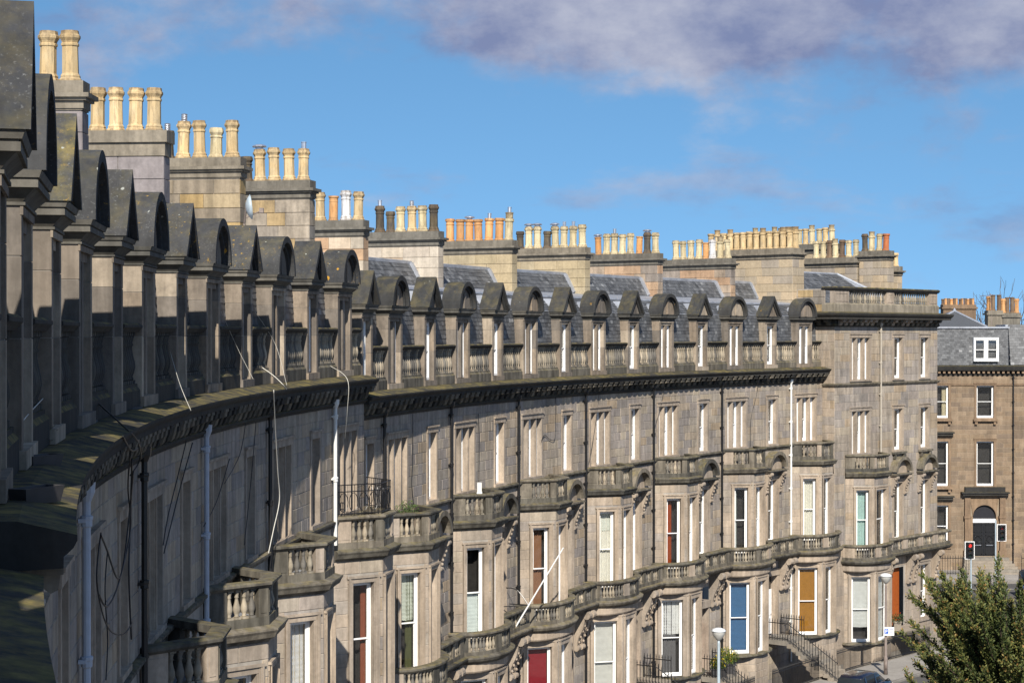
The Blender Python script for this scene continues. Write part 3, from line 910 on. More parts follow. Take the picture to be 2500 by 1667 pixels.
    cum = 0
    total = sum((Vector(q) - Vector(p)).length for p, q in zip(bp, bp[1:]))
    for p, q in zip(bp, bp[1:]):
        f = Flat(p, q); L = f.L; c = (cum + L / 2) / total
        cum += L
        if c < .12 or c > .9 or abs(c - .42) < .035 or abs(c - .62) < .035:
            obj('pier', mesh_of(('bpier', round(L, 2)), lambda b: b.box(-L / 2 - .01, L / 2 + .01, 0, .2, 0, .56), 'pier'), M['rail'] if rng.random() < .6 else M['trim'], bal, f.mat(L / 2, -.022, zb + .461))
        else:
            n = max(1, int(round(L / .2)))
            for i in range(n): baluster(bal, f, (i + .5) * L / n, -.11, zb + .46, zb + 1.02, .85)
    return by

def seg_pediment(parent, fr, u, dz, rng):
    """segmental pediment on two scrolled consoles over a first-floor window"""
    zb = -7.35 + dz
    hw = .92
    b = MB()
    b.box(-hw, hw, -.42, 0, zb - .12, zb - .05); b.box(-hw - .05, hw + .05, -.48, 0, zb - .05, zb + .02)
    out = arch_pts(hw + .05, zb + .02, 16, .12, PI - .12, 1, 1.02); inn = arch_pts(hw - .12, zb + .02, 16, .12, PI - .12, 1, 1.0)
    n = len(out)
    vs = [(x, -.48, z) for x, z in out] + [(x, -.48, z) for x, z in inn] + [(x, 0, z) for x, z in out] + [(x, -.12, z) for x, z in inn]
    fs = []
    for i in range(n - 1):
        fs += [(i, n + i, n + i + 1, i + 1), (i, i + 1, 2 * n + i + 1, 2 * n + i), (n + i, 3 * n + i, 3 * n + i + 1, n + i + 1)]
    b.add(vs, fs)
    p = obj('window_pediment', b.mesh('window_pediment'), M['rail'], parent, fr.mat(u, 0, 0))
    b = MB(); b.prism(arch_pts(hw - .1, zb + .01, 14)[::-1], -.14, 0)
    obj('tympanum', b.mesh('tympanum'), M['trim'], p, fr.mat(u, 0, 0))
    for sx in (-1, 1):
        obj('console', console_mesh(1.15, .4, .2), M['trim'], p, fr.mat(u + sx * .72, .0, zb - .12))
    return p

def downpipe(parent, fr, u, z0, z1, mat, hopper=True, rng=random):
    b = MB()
    b.lathe([(.055, z0), (.055, z1)], 10, (0, 0, 0))
    z = z1 - .35
    while z > z0 + .5:
        b.lathe([(.056, -.09), (.075, -.07), (.075, .0), (.085, .02), (.085, .06), (.056, .07)], 10, (0, 0, z))
        b.box(-.1, .1, .0, .1, z - .02, z + .03)
        z -= 1.83
    if hopper:
        b.lathe([(.06, 0), (.11, .12), (.12, .26), (.06, .26)], 10, (0, 0, z1 - .1))
    obj('downpipe', b.mesh('downpipe'), mat, parent, fr.mat(u, .11, 0))

# ------------------------------------------------------------------ the houses of the crescent
def house(label, fr, dz, uA, uB, trip, sing, pipe, cfg, seed, far=True):
    rng = random.Random(seed)
    um = (uA + uB) / 2
    H = thing('terraced_house', label, 'house', tuple(fr.pt(um, 0, GROUND)), 'houses of the crescent')
    zs, zc = -6.07 + dz, -2.7 + dz
    trip_w, sing_w = 2.02, .86
    z0w, z1w = -5.97 + dz, -3.54 + dz
    opens = []
    for t in trip: opens.append((t - trip_w / 2, t + trip_w / 2, z0w, z1w))
    for t in sing: opens.append((t - sing_w / 2, t + sing_w / 2, z0w, z1w))
    low = cfg.get('low', True)
    zlow = cfg.get('zlow', GROUND - 2.5)
    fo = []
    for t in sing:
        if low: fo.append((t - .46, t + .46, -11.3 + dz, -7.92 + dz))
        if low and far and 'door' in cfg: fo.append((t - .75, t + .65, cfg.get('zd', -16.35) + dz, -12.9 + dz))
    b = MB()
    wall_sheet(b, fr, uA, uB, zlow, zc + .4, opens + fo)
    wall = obj('wall', b.mesh('wall'), M['mortar'], H)
    so = [(o[0] - .17, o[1] + .17, o[2] - .1, o[3] + .25) for o in opens]
    stones(wall, fr, uA, uB, zs, zc, so, M['wall'], .374, .55, 1.2, .01, rng)
    # lower wall stones
    if low:
        so = [(o[0] - .17, o[1] + .17, o[2] - .1, o[3] + .2) for o in fo]
        for t in trip: so.append((t + .3 - 1.82, t + .3 + 1.82, -30, -6.9 + dz))
        stones(wall, fr, uA, uB, cfg.get('zstone', GROUND - .4), zs - .2, so, M['wall'], .40, .6, 1.2, .01, rng)
    # upper windows
    for k, t in enumerate(trip):
        surround(H, fr, t, z0w, z1w, trip_w, M['trim'], jamb=.16, lint=.25, mull=(-.42, .42))
        dr = cfg.get('second', None)
        for x, w in ((-.757, .505), (0, .67), (.757, .505)):
            window(H, fr, t + x, -.2, z0w, z1w, w, dr)
    for t in sing:
        surround(H, fr, t, z0w, z1w, sing_w, M['trim'], jamb=.16, lint=.25)
        window(H, fr, t, -.2, z0w, z1w, sing_w, cfg.get('second_s', cfg.get('second')))
    # sill course
    b = MB(); b.sweep(fr.path(uA, uB), [(-.02, zs - .2), (.05, zs - .2), (.08, zs - .12), (.14, zs - .08), (.14, zs - .02), (.06, zs), (-.02, zs)])
    obj('sill_course', b.mesh('sill_course'), M['rail'], H)
    # eaves cornice with modillions
    q = zc
    kd = .84 if fr is NEAR else 1.0
    b = MB(); b.sweep(fr.path(uA, uB), [(d_ * kd if d_ > .2 else d_, z_) for d_, z_ in [(-.3, q - .06), (.04, q - .06), (.07, q), (.12, q + .03), (.12, q + .08), (.08, q + .10), (.08, q + .49), (.48, q + .50), (.48, q + .58), (.51, q + .60), (.56, q + .64), (.59, q + .69), (.59, q + .73), (.1, q + .83), (-.5, q + .84), (-.5, q + .3), (-.3, q + .3)]])
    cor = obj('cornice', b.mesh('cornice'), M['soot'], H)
    n = int(round((uB - uA) / .58))
    for i in range(n):
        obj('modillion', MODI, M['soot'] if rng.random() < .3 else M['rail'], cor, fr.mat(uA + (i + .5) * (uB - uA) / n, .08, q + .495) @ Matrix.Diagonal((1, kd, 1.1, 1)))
    # dormers
    pm = M['pedimentfar'] if far else M['pediment']
    edges = []
    for t in trip:
        d, hw = dormer(H, fr, t, dz, 'arch', pm, cfg.get('attic')); edges.append((t, hw))
    for t in sing:
        d, hw = dormer(H, fr, t, dz, 'tri', M['pedyellow'] if abs(t + 15.78) < .3 else pm, cfg.get('attic')); edges.append((t, hw))
    edges.sort()
    # parapet balustrade between the dormers
    segs = []; x = uA
    for t, hw in edges:
        if t - hw - .06 > x + .1: segs.append((x, t - hw - .06))
        x = t + hw + .06
    if uB > x + .1: segs.append((x, uB))
    z1 = -1.86 + dz
    zr = -.55 + dz
    for a, e in segs:
        b = MB(); b.sweep(fr.path(a, e), [(-.42, z1), (-.09, z1), (-.09, z1 + .3), (-.14, z1 + .36), (-.14, z1 + .41), (-.38, z1 + .41), (-.42, z1 + .36)])
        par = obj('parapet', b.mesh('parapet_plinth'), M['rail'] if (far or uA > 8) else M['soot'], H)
        b = MB(); b.sweep(fr.path(a, e), [(-.40, zr), (-.12, zr), (-.09, zr + .04), (-.05, zr + .08), (-.05, zr + .12), (-.1, zr + .15), (-.42, zr + .15)])
        obj('handrail', b.mesh('parapet_rail'), M['soot'], par)
        n = max(1, int(round((e - a) / .215)))
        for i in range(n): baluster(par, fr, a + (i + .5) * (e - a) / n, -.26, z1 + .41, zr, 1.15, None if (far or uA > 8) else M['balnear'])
    # mansard
    b = MB()
    for a, e in segs: slate_panel(b, fr, a - .1, e + .1, -.40, -1.5 + dz, -.53, .98 + dz, .165, .25)
    slate_panel(b, fr, uA, uB, -.57, 1.04 + dz, -1.28, 1.62 + dz, .17, .27)
    slate_panel(b, fr, uA + .3, uB - .3, -4.1, 2.02 + dz, -4.6, 2.9 + dz, .17, .25)
    obj('slates', b.mesh('slates'), M['slate'], H, kind='stuff')
    b = MB()
    b.sweep(fr.path(uA, uB), [(-1.6, -1.6 + dz), (-.42, -1.6 + dz), (-.55, .96 + dz), (-.51, .99 + dz), (-.57, 1.02 + dz), (-1.3, 1.6 + dz), (-1.6, 1.6 + dz)])
    obj('roof_boarding', b.mesh('roof_boarding'), M['lead'], H)
    b = MB()
    b.sweep(fr.path(uA, uB), [(-1.27, 1.60 + dz), (-1.24, 1.63 + dz), (-1.26, 1.70 + dz), (-4.1, 2.0 + dz), (-4.66, 2.9 + dz), (-4.58, 2.9 + dz), (-4.56, 3.02 + dz), (-4.8, 3.06 + dz), (-9.5, 3.0 + dz), (-9.5, 1.0 + dz), (-1.27, 1.0 + dz)])
    obj('lead_flat', b.mesh('lead_flat'), M['lead'], H)
    # lead skew against the party wall
    b = MB(); b.xprism([(4.1, 2.0 + dz), (4.02, 2.08 + dz), (4.5, 2.98 + dz), (4.8, 3.0 + dz), (4.8, 2.0 + dz)], -.1, .1)
    obj('skew_flashing', b.mesh('skew_flashing'), M['lead'], H, fr.mat(uB - .36, 0, 0))
    # bays, pediments, doors, over-door balconies
    for t in trip:
        if cfg.get('bay', True):
            bay(H, fr, t + .3, dz, cfg, low, rng)
    if low:
        for t in sing:
            surround(H, fr, t, -11.3 + dz, -7.92 + dz, .92, M['trim'], jamb=.2, lint=.2, proud=.04, steps=2, sill=False)
            window(H, fr, t, -.2, -11.3 + dz, -7.92 + dz, .92, cfg.get('first_s'), cfg.get('frame', 'white'))
            seg_pediment(H, fr, t, dz, rng)
            zb = -12.22 + dz
            a, e = t - 1.62, min(t + 1.78, uB - .12)
            b = MB(); b.sweep(fr.path(a, e), [(-.02, zb), (.5, zb), (.62, zb + .06), (.75, zb + .16), (.8, zb + .24), (.8, zb + .3), (.6, zb + .34), (-.02, zb + .34)])
            ob = obj('door_balcony', b.mesh('door_balcony'), M['rail'], H)
            b = MB(); b.sweep(fr.path(a, e), [(.42, zb + .33), (.64, zb + .33), (.64, zb + .48), (.42, zb + .48)])
            obj('plinth', b.mesh('door_balcony_plinth'), M['rail'], ob)
            b = MB(); b.sweep(fr.path(a, e), [(.40, zb + 1.02), (.66, zb + 1.02), (.71, zb + 1.08), (.71, zb + 1.14), (.66, zb + 1.18), (.40, zb + 1.18)])
            obj('handrail', b.mesh('door_balcony_rail'), M['rail'], ob)
            n = int((e - a) / .2)
            for i in range(n):
                uu = a + (i + .5) * (e - a) / n
                if i in (0, 1, n // 2 - 2, n // 2 + 2, n - 1, n - 2):
                    obj('pier', mesh_of(('dpier',), lambda b: b.box(-.1, .1, -.1, .1, 0, .54), 'pier'), M['rail'], ob, fr.mat(uu, .53, zb + .48))
                else:
                    baluster(ob, fr, uu, .53, zb + .48, zb + 1.02, .85)
            for cu in (t - 1.15, t + .85, t + 1.32):
                if cu < uB - .2:
                    obj('console', console_mesh(1.75, .72, .26), M['trim'], ob, fr.mat(cu, .0, zb))
            if 'door' in cfg:
                zd = cfg.get('zd', -16.35) + dz
                b = MB(); b.box(-.75, -.62, -.06, .5, 0, 3.45); b.box(.52, .65, -.06, .5, 0, 3.45); b.box(-.8, .7, -.1, .5, 3.25, 3.6)
                ds = obj('door_surround', b.mesh('door_surround'), M['trim'], H, fr.mat(t, 0, zd))
                b = MB(); b.box(-.62, .52, .32, .38, .02, 2.45)
                for px in (-.33, .23):
                    for pz, ph in ((.2, .7), (1.05, 1.2)): b.box(px - .2, px + .2, .305, .32, pz, pz + ph)
                dm = cmat(cfg['door'], .4)
                dd = obj('door', b.mesh('door'), dm, H, fr.mat(t, 0, zd))
                b = MB(); b.lathe([(.0, -.03), (.035, -.02), (.035, .02), (0, .03)], 8, (.4, .28, 1.1))
                obj('handle', b.mesh('door_handle'), M['steel'], dd, fr.mat(t, 0, zd))
                b = MB(); b.box(-.62, .52, .34, .36, 2.5, 3.25)
                obj('fanlight', b.mesh('fanlight'), M['glass'], H, fr.mat(t, 0, zd))
                b = MB(); b.box(-.62, .52, .37, .6, 0, 3.3)
                obj('hall', b.mesh('hall_recess'), M['dark'], H, fr.mat(t, 0, zd))
    if pipe is not None:
        downpipe(H, fr, pipe[0], pipe[2] if len(pipe) > 2 else -18 + dz, -2.66 + dz, M[pipe[1]])
    return H

BW = (.72, .71, .68)       # roller blinds
def B(c=BW, a=0.0, b=1.0): return ('blind', c, a, b)
W = HW
o_, b_, p_, d_, w_, y_ = 'orange', 'buff', 'pale', 'dark', 'white', 'brown'
POTS = {
 1: ('st_purple', [('oct', b_, None)] * 2 + [None] + [('oct', b_, None)] * 3),
 2: ('st_purple', [('oct', b_, None), ('oct', b_, None), ('oct', b_, None), ('oct', b_, None)]),
 3: ('st_ochre', [('oct', b_, None), ('oct_s', p_, None), ('oct', b_, None), ('oct', b_, 'coil'), ('oct_s', d_, 'coil')]),
 4: ('st_patch', [('oct', b_, 'tube'), ('oct', b_, None), ('oct', b_, None), ('oct', b_, 'mush'), ('oct_s', d_, None)]),
 5: ('st_peach', [('oct', b_, None), ('oct', w_, None), ('round', o_, None), ('oct', b_, None), ('oct', p_, 'tube')]),
 6: ('st_cream', [('oct', d_, None), ('oct', p_, None), ('oct', b_, 'coil'), ('oct', p_, None), ('oct_s', d_, None), ('oct', d_, 'tube')]),
 7: ('st_buff', [('crown', p_, 'tube'), ('roll', o_, None), ('roll', o_, 'tube'), ('roll', o_, None), ('roll', o_, 'mush'), ('roll', o_, None), ('roll', o_, None)]),
 8: ('st_buff', [('oct', p_, None), ('oct', p_, 'tube'), ('oct', p_, 'tube'), ('oct', p_, 'mush'), ('oct_s', d_, None), ('oct', p_, 'mush'), ('oct', p_, 'mush'), ('oct_s', d_, None)]),
 9: ('st_rust', [('oct', p_, None), ('oct', d_, 'mush'), ('round', o_, None), ('oct', p_, None), ('oct', p_, None), ('oct', p_, 'tube'), ('oct', p_, None), ('round', o_, 'mush')]),
 10: ('st_rust', [('oct', p_, None), ('crown', p_, None), ('oct', w_, None), ('round', o_, None), ('oct', p_, None), ('oct', p_, None), ('oct', p_, None), ('oct', p_, None)]),
}
def add_stack(H, fr, i, u, d0, zt, dz, ln=5.0, thick=.55):
    mt, pots = POTS[i]
    random.seed(100 + i)
    stack(H, fr, u, d0, d0 - ln, 1.0 + dz, zt, M[mt], pots, thick, .62 if i == 2 else .44, cap='plain' if i == 2 else True, wmin=1.6 if i == 2 else .65, wmax=2.4 if i == 2 else 1.5)

S0 = 16.02                      # house line at the end of the raised row
hs = {}
DN = .58
hn = [(-25.2, S0 - 4 * W, [S0 - 5 * W + 1.75], [S0 - 6 * W + 5.6, S0 - 5 * W + 5.6]),
      (S0 - 4 * W, S0 - 3 * W, [S0 - 4 * W + 1.75], [S0 - 4 * W + 5.6]),
      (S0 - 3 * W, S0 - 2 * W, [S0 - 3 * W + 1.75], [S0 - 3 * W + 5.6]),
      (S0 - 2 * W, S0 - W, [S0 - 2 * W + 1.75], [S0 - 2 * W + 5.6]),
      (S0 - W, S0, [S0 - W + 1.75], [S0 - W + 5.6]),
      (S0, 19.7, [S0 + 1.75], [])]
LN = ['nearest raised house, triangular dormer cut by the left edge and another thick with yellow lichen',
      'second nearest raised house, its pale pipe dropping close to the left edge',
      'house with thick black pipe and tangled black cables on its shaded wall',
      'house with the pale grey downpipe left of its shaded triple window',
      'house with the long white cable hanging beside its black downpipe',
      'end of the raised row, black iron railing above its stone balcony']
PN = [(S0 - 5 * W, 'pipestone'), (S0 - 4 * W + .1, 'pipegrey'), (S0 - 3 * W, 'black'), (S0 - 2 * W, 'pipegrey'), (S0 - W, 'black'), (S0, 'pipewhite', -6.2)]
shut = [B((.62, .60, .55), 0, 1)]
for i, (a, e, t, s) in enumerate(hn):
    cfg = dict(low=False, zstone=-9, bay=(i >= 2), zlow=GROUND - 2, second=None if i < 3 else [B((.5, .5, .48))], attic=None)
    if i == 5: cfg.update(first=[[('curtain', (.40, .10, .10), 0, .2), ('curtain', (.30, .10, .06), .72, 1)], None], second=[B((.5, .5, .5))])
    if i == 4: cfg.update(first=[[B((.70, .71, .73), .42, 1), ('curtain', (.5, .46, .38), .35, 1)], None])
    hs['n%d' % i] = house(LN[i], NEAR, DN, a, e, t, s, PN[i], cfg, 40 + i, far=False)
F0 = 22.72
hf = [(19.7, F0, [], [21.35])] + [(F0 + k * W, F0 + (k + 1) * W, [F0 + k * W + 1.75], [F0 + k * W + 5.6]) for k in range(6)] + [(F0 + 6 * W, 71.15, [F0 + 6 * W + 1.75], [])]
LF = ['narrow single-window slice of house just past the end of the raised row',
      'house with the pale green blind and plants on its bay balcony',
      'house with pale panelled shutters in its first-floor bay, white box on the balcony',
      'house with the dark red blind in its ground-floor bay window',
      'house with net curtains in its first-floor bay above pale grey ground-floor blinds',
      'house with an orange-red room seen through its first-floor bay window',
      'house with the bright blue blind in its ground-floor bay',
      'last narrow house of the curve, orange slatted blinds in its ground-floor bay']
CF = [dict(low=False, zstone=-9, bay=False, second=[B((.45, .42, .36))]),
      dict(first=[[B((.58, .63, .56), .5, 1), ('curtain', (.10, .11, .05), .5, .9)], [B()]], second=[B()]),
      dict(first=[[B((.66, .74, .74), 0, .5)], [B()]], second=[B()], first_s=None, door=(.05, .05, .05)),
      dict(first=[[('curtain', (.28, .15, .09), 0, .8)], None], ground=[[B((.26, .02, .03))], None], second=[B()], door=(.05, .05, .06)),
      dict(first=[[('curtain', (.74, .73, .66), 0, 1), B((.66, .70, .64), .72, 1)], None], ground=[[B((.62, .63, .61))], [B()]], second=[B()], door=(.35, .09, .02)),
      dict(first=[[('curtain', (.34, .07, .015), 0, .5)], [('curtain', (.3, .12, .06), 0, .5)]], ground=[[B((.68, .70, .71), .52, 1), ('curtain', (.16, .16, .17), .1, .8)], None], second=[B()], door=(.36, .10, .02), zd=-17.2),
      dict(first=[[('curtain', (.5, .55, .55), 0, .25)], [B()]], ground=[[B((.055, .15, .31))], None], second=[B()], door=(.78, .78, .78)),
      dict(first=[[('curtain', (.74, .73, .65), 0, 1)], [('curtain', (.6, .6, .55), 0, .4)]], ground=[[('slats', (.40, .19, .025))], None], second=[B()])]
PF = [None] + [(F0 + k * W, 'black') for k in range(6)] + [(F0 + 6 * W, 'pipewhite')]
for i, (a, e, t, s) in enumerate(hf):
    CF[i].setdefault('attic', [B((.74, .74, .72))] if i > 1 else None)
    hs['f%d' % i] = house(LF[i], FAR, 0.0, a, e, t, s, PF[i], CF[i], 60 + i)
# chimneys on the party walls
add_stack(hs['n3'], NEAR, 1, S0 - 2 * W, -2.45, 5.32, DN, 4.5)
add_stack(hs['n4'], NEAR, 2, S0 - W, -2.55, 5.13, DN, 5)
add_stack(hs['n5'], NEAR, 3, S0, -2.7, 5.2, DN, 4.5)
add_stack(hs['f1'], FAR, 4, F0, -2.4, 5.1, 0, 4.2)
for i in range(6):
    add_stack(hs['f%d' % (i + 2)] if i < 6 else hs['f7'], FAR, 5 + i, F0 + (i + 1) * W, -3.3 - .07 * i, 4.26, 0, 5.2)

# ------------------------------------------------------------------ the end block
random.seed(5)
hdg = R_(42)
PE0 = FAR.pt(71.15, .78)
PE0 = (PE0.x, PE0.y)
ET = (math.sin(hdg), math.cos(hdg))
LE = 11.7
FE = Flat(PE0, (PE0[0] + ET[0] * LE, PE0[1] + ET[1] * LE))
DE = -.88
def end_block():
    rng = random.Random(77)
    H = thing('corner_house', 'tall four-storey corner house with stone balustrade on top, end of the crescent', 'house', tuple(FE.pt(LE / 2, 0, GROUND)))
    p0 = FE.pt(0); p1 = FE.pt(LE)
    n = FE.n
    left = Flat((p0.x - n.x * 9, p0.y - n.y * 9), (p0.x, p0.y))
    right = Flat((p1.x, p1.y), (p1.x - n.x * 12, p1.y - n.y * 12))
    zc = .46
    TW, SW = 1.95, .95
    wins = []
    for z0, z1 in ((-2.62, -.22), (-6.85, -4.42)):
        wins += [(2.78, TW, z0, z1, 3), (7.0, SW, z0, z1, 1), (10.1, SW, z0, z1, 1)]
    wins += [(7.0, SW, -12.2, -8.8, 2), (10.1, SW, -12.2, -8.8, 2)]
    wins += [(10.1, SW, -17.2, -13.9, 1)]
    opens = [(u - w / 2, u + w / 2, a, b) for u, w, a, b, k in wins] + [(6.35, 7.65, -17.3, -13.8)]
    b = MB(); wall_sheet(b, FE, 0, LE, GROUND - 2.5, zc + .4, opens)
    wall = obj('wall', b.mesh('wall'), M['mortar'], H)
    so = [(o[0] - .18, o[1] + .18, o[2] - .1, o[3] + .25) for o in opens] + [(2.9 - 1.85, 2.9 + 1.85, -30, -7.0 + DE)]
    stones(wall, FE, .0, LE, -2.8, zc, so, M['wall'], .41, .7, 1.25, .012, rng)
    stones(wall, FE, .0, LE, -12.6, -2.98, so, M['wall'], .46, .8, 1.45, .012, rng)
    stones(wall, FE, .0, LE, GROUND - .4, -12.6, so, M['trim'], .55, 1.0, 1.6, .012, rng)
    b = MB(); wall_sheet(b, left, 0, 9, GROUND - 2, zc + .4, [])
    lw = obj('side_wall', b.mesh('side_wall'), M['mortar'], H)
    stones(lw, left, 6.6, 9, -12.6, zc, [], M['trim'], .46, .4, .9, .012, rng, mats=[M['trim'], M['wall'], M['trim']])
    b = MB(); wall_sheet(b, right, 0, 12, GROUND - 2, zc + .4, [])
    obj('side_wall', b.mesh('side_wall'), M['wall'], H)
    for u, w, z0, z1, k in wins:
        surround(H, FE, u, z0, z1, w, M['trim'], jamb=.17, lint=.25, mull=(-.4, .4) if k == 3 else None, sill=True)
        if k == 3:
            for x, ww in ((-.73, .49), (0, .64), (.73, .49)): window(H, FE, u + x, -.22, z0, z1, ww, [('curtain', (.6, .6, .57), 0, .45)] if x == 0 else [B()])
        else:
            window(H, FE, u, -.22, z0, z1, w, [('curtain', (.42, .20, .09), 0, .7)] if (k == 2 and u < 8) else [('curtain', (.7, .7, .66), 0, .75)])
        if k == 2: seg_pediment(H, FE, u, DE, rng)
        if k == 1 and -8 < z0 < -4:
            b = MB(); b.box(-.75, .75, -.2, 0, -.22, -.1); b.box(-.6, -.42, -.16, 0, -.5, -.22); b.box(.42, .6, -.16, 0, -.5, -.22)
            obj('window_sill', b.mesh('window_sill'), M['rail'], H, FE.mat(u, 0, z0))
    cfg = dict(fw=.78, first=[[('curtain', (.42, .60, .58), 0, .85)], [('curtain', (.42, .60, .58), 0, .5)]], ground=[[B((.60, .63, .63), .2, 1)], [B((.60, .63, .63))]])
    bay(H, FE, 2.9, DE, cfg, True, rng)
    path = [tuple(left.pt(8.0)[:2]), tuple(p0[:2]), tuple(p1[:2]), tuple(right.pt(3)[:2])]
    b = MB(); b.sweep(path, [(-.05, -2.99), (.05, -2.99), (.1, -2.92), (.13, -2.86), (.13, -2.83), (-.05, -2.79)])
    obj('string_course', b.mesh('string_course'), M['rail'], H)
    path = [tuple(left.pt(3)[:2]), tuple(p0[:2]), tuple(p1[:2]), tuple(right.pt(11)[:2])]
    q = zc
    b = MB(); b.sweep(path, [(-.3, q - .06), (.04, q - .06), (.08, q), (.12, q + .05), (.08, q + .10), (.08, q + .36), (.60, q + .37), (.60, q + .48), (.68, q + .56), (.73, q + .66), (.73, q + .72), (.1, q + .80), (-.5, q + .81), (-.5, q + .3), (-.3, q + .3)])
    cor = obj('cornice', b.mesh('cornice'), M['soot'], H)
    for F, u0, u1 in ((FE, .1, LE - .1), (left, 4, 9)):
        m = int((u1 - u0) / .56)
        for i in range(m): obj('modillion', MODI, M['trim'] if rng.random() < .6 else M['rail'], cor, F.mat(u0 + (i + .5) * (u1 - u0) / m, .08, q + .365))
    # roof balustrade
    zb = q + .8
    bp = [tuple(left.pt(8.2)[:2]), tuple(p0[:2]), tuple(p1[:2]), tuple(right.pt(2)[:2])]
    b = MB(); b.sweep(bp, [(-.4, zb), (.06, zb), (.06, zb + .42), (.0, zb + .48), (-.36, zb + .48), (-.4, zb + .42)])
    par = obj('parapet', b.mesh('parapet'), M['trimgrey'], H)
    b = MB(); b.sweep(bp, [(-.4, zb + 1.2), (.04, zb + 1.2), (.1, zb + 1.28), (.12, zb + 1.36), (.05, zb + 1.42), (-.42, zb + 1.42)])
    obj('handrail', b.mesh('parapet_rail'), M['soot'], par)
    for a, e in ((0, 1.55), (5.7, 6.55), (LE - 1.0, LE)):
        w = e - a
        obj('pier', mesh_of(('epier', round(w, 2)), lambda b: (b.box(-w / 2, w / 2, 0, .3, 0, .718), ring(b, w - .24, .5, .06, -.02, 0, .1)), 'pier'), M['trim'], par, FE.mat((a + e) / 2, -.01, zb + .481))
    for a, e in ((1.6, 5.65), (6.6, LE - 1.05)):
        m = int((e - a) / .24)
        for i in range(m): baluster(par, FE, a + (i + .5) * (e - a) / m, -.16, zb + .48, zb + 1.2, 1.1)
    # slated hip roof behind the parapet
    zr0, zr1 = zb + .5, 3.62
    A = [FE.pt(.7, -2.2, zr0), FE.pt(11.0, -2.2, zr0), FE.pt(11.0, -8.0, zr0), FE.pt(.7, -8.0, zr0)]
    r0, r1 = FE.pt(.7, -5.2, zr1), FE.pt(8.6, -5.2, zr1)
    b = MB(); b.add(A + [r0, r1], [(0, 1, 5, 4), (1, 2, 5), (2, 3, 4, 5), (3, 0, 4)])
    rf = obj('hip_roof', b.mesh('hip_roof'), M['lead'], H)
    b = MB(); slate_panel(b, FE, .7, 8.7, -2.15, zr0, -5.15, zr1, .22, .3)
    obj('slates', b.mesh('slates'), M['slate'], rf, kind='stuff')
    b = MB()
    b.tube([r0 + Vector((0, 0, .05)), r1 + Vector((0, 0, .05))], .09, 6); b.tube([r1 + Vector((0, 0, .05)), A[1] + Vector((0, 0, .06))], .1, 6)
    obj('ridge_lead', b.mesh('ridge_lead'), M['lead'], rf)
    b = MB(); b.vprism([tuple(FE.pt(u, d)[:2]) for u, d in ((.2, -8), (LE - .4, -8), (LE - .4, -.4), (.2, -.4))][::-1], zb - .3, zb + .05)
    obj('lead_flat', b.mesh('lead_flat'), M['lead'], H)
    # low wall stepping down towards the crescent
    b = MB(); wall_sheet(b, left, 0, 8.4, zb, 2.55, [], d=.02)
    sw = obj('roof_wall', b.mesh('roof_wall'), M['mortar'], H)
    stones(sw, left, 2.5, 8.4, zb, 2.5, [], M['st_patch'], .42, .8, 1.3, .012, rng, d=.05)
    random.seed(9)
    rb = [('roll', 'buff', None, (-1) ** i * .3) for i in range(10)]
    S = stack(H, FE, .15, -2.5, -8.6, 1.0, 4.9, M['st_end'], [('crown', b_, None, .28)] * 3 + [('roll', b_, None, .28)] * 9, 1.2, .46, wmin=.8, wmax=1.4, dpot=.46, potoff=.4)
    for i in range(13):
        obj('chimney_pot', pot_mesh('crown' if i in (1, 4, 9, 11) else 'roll'), M['p_buff'], S, FE.mat(.15 - .28, -2.9 - i * .46, 4.89) @ Matrix.Diagonal((1.05, 1.05, 1.03, 1)))
    stack(H, FE, 11.1, -2.9, -4.9, 1.0, 5.15, M['st_end'], [('roll', 'red', None), ('oct', p_, None), ('crown', p_, None), ('oct', d_, None)], .8, .42)
    stack(H, FE, 11.0, -5.0, -8.8, 1.0, 4.8, M['st_end'], [('oct', p_, None), ('oct', p_, None), ('oct', y_, None), ('crown', p_, None), ('oct', y_, None), ('oct', p_, None), ('oct', p_, None)], .8, .42, dpot=.48)
    stack(H, FE, 13.4, -8.2, -15.5, 1.0, 5.85, M['st_end'], [('crown', p_, None), ('roll', b_, None), ('roll', p_, None)] * 5, .8, .46, dpot=.5)
    stack(H, FE, 14.5, -4.2, -5.6, 1.0, 4.3, M['st_end'], [('oct_s', b_, None), ('oct_s', b_, None)], .6, .42)
    # corner balcony carried on from the bay, doorway below
    zb2 = -12.22 + DE
    b = MB(); b.sweep([FE.pt(5.0)[:2], FE.pt(LE)[:2], right.pt(2)[:2]], [(-.02, zb2), (.42, zb2), (.55, zb2 + .06), (.66, zb2 + .18), (.7, zb2 + .3), (.5, zb2 + .34), (-.02, zb2 + .34)])
    ob = obj('door_balcony', b.mesh('door_balcony'), M['rail'], H)
    for prof, nm in (([(.36, zb2 + .33), (.58, zb2 + .33), (.58, zb2 + .48), (.36, zb2 + .48)], 'plinth'), ([(.34, zb2 + 1.02), (.6, zb2 + 1.02), (.64, zb2 + 1.1), (.6, zb2 + 1.18), (.34, zb2 + 1.18)], 'handrail')):
        b = MB(); b.sweep([FE.pt(5.0)[:2], FE.pt(LE)[:2], right.pt(2)[:2]], prof); obj(nm, b.mesh(nm), M['rail'], ob)
    for i in range(34):
        u = 5.1 + i * .2
        if i % 9 in (0, 1, 8) or u > LE + .3: obj('pier', mesh_of(('dpier',), lambda b: b.box(-.1, .1, -.1, .1, 0, .54), 'pier'), M['trim'], ob, FE.mat(u, .47, zb2 + .48))
        else: baluster(ob, FE, u, .47, zb2 + .48, zb2 + 1.02, .85)
    for u in (5.7, 8.1, 8.7, 11.2): obj('console', console_mesh(1.75, .62, .26), M['trim'], ob, FE.mat(u, 0, zb2))
    b = MB(); b.box(-.65, .65, .3, .36, 0, 3.4)
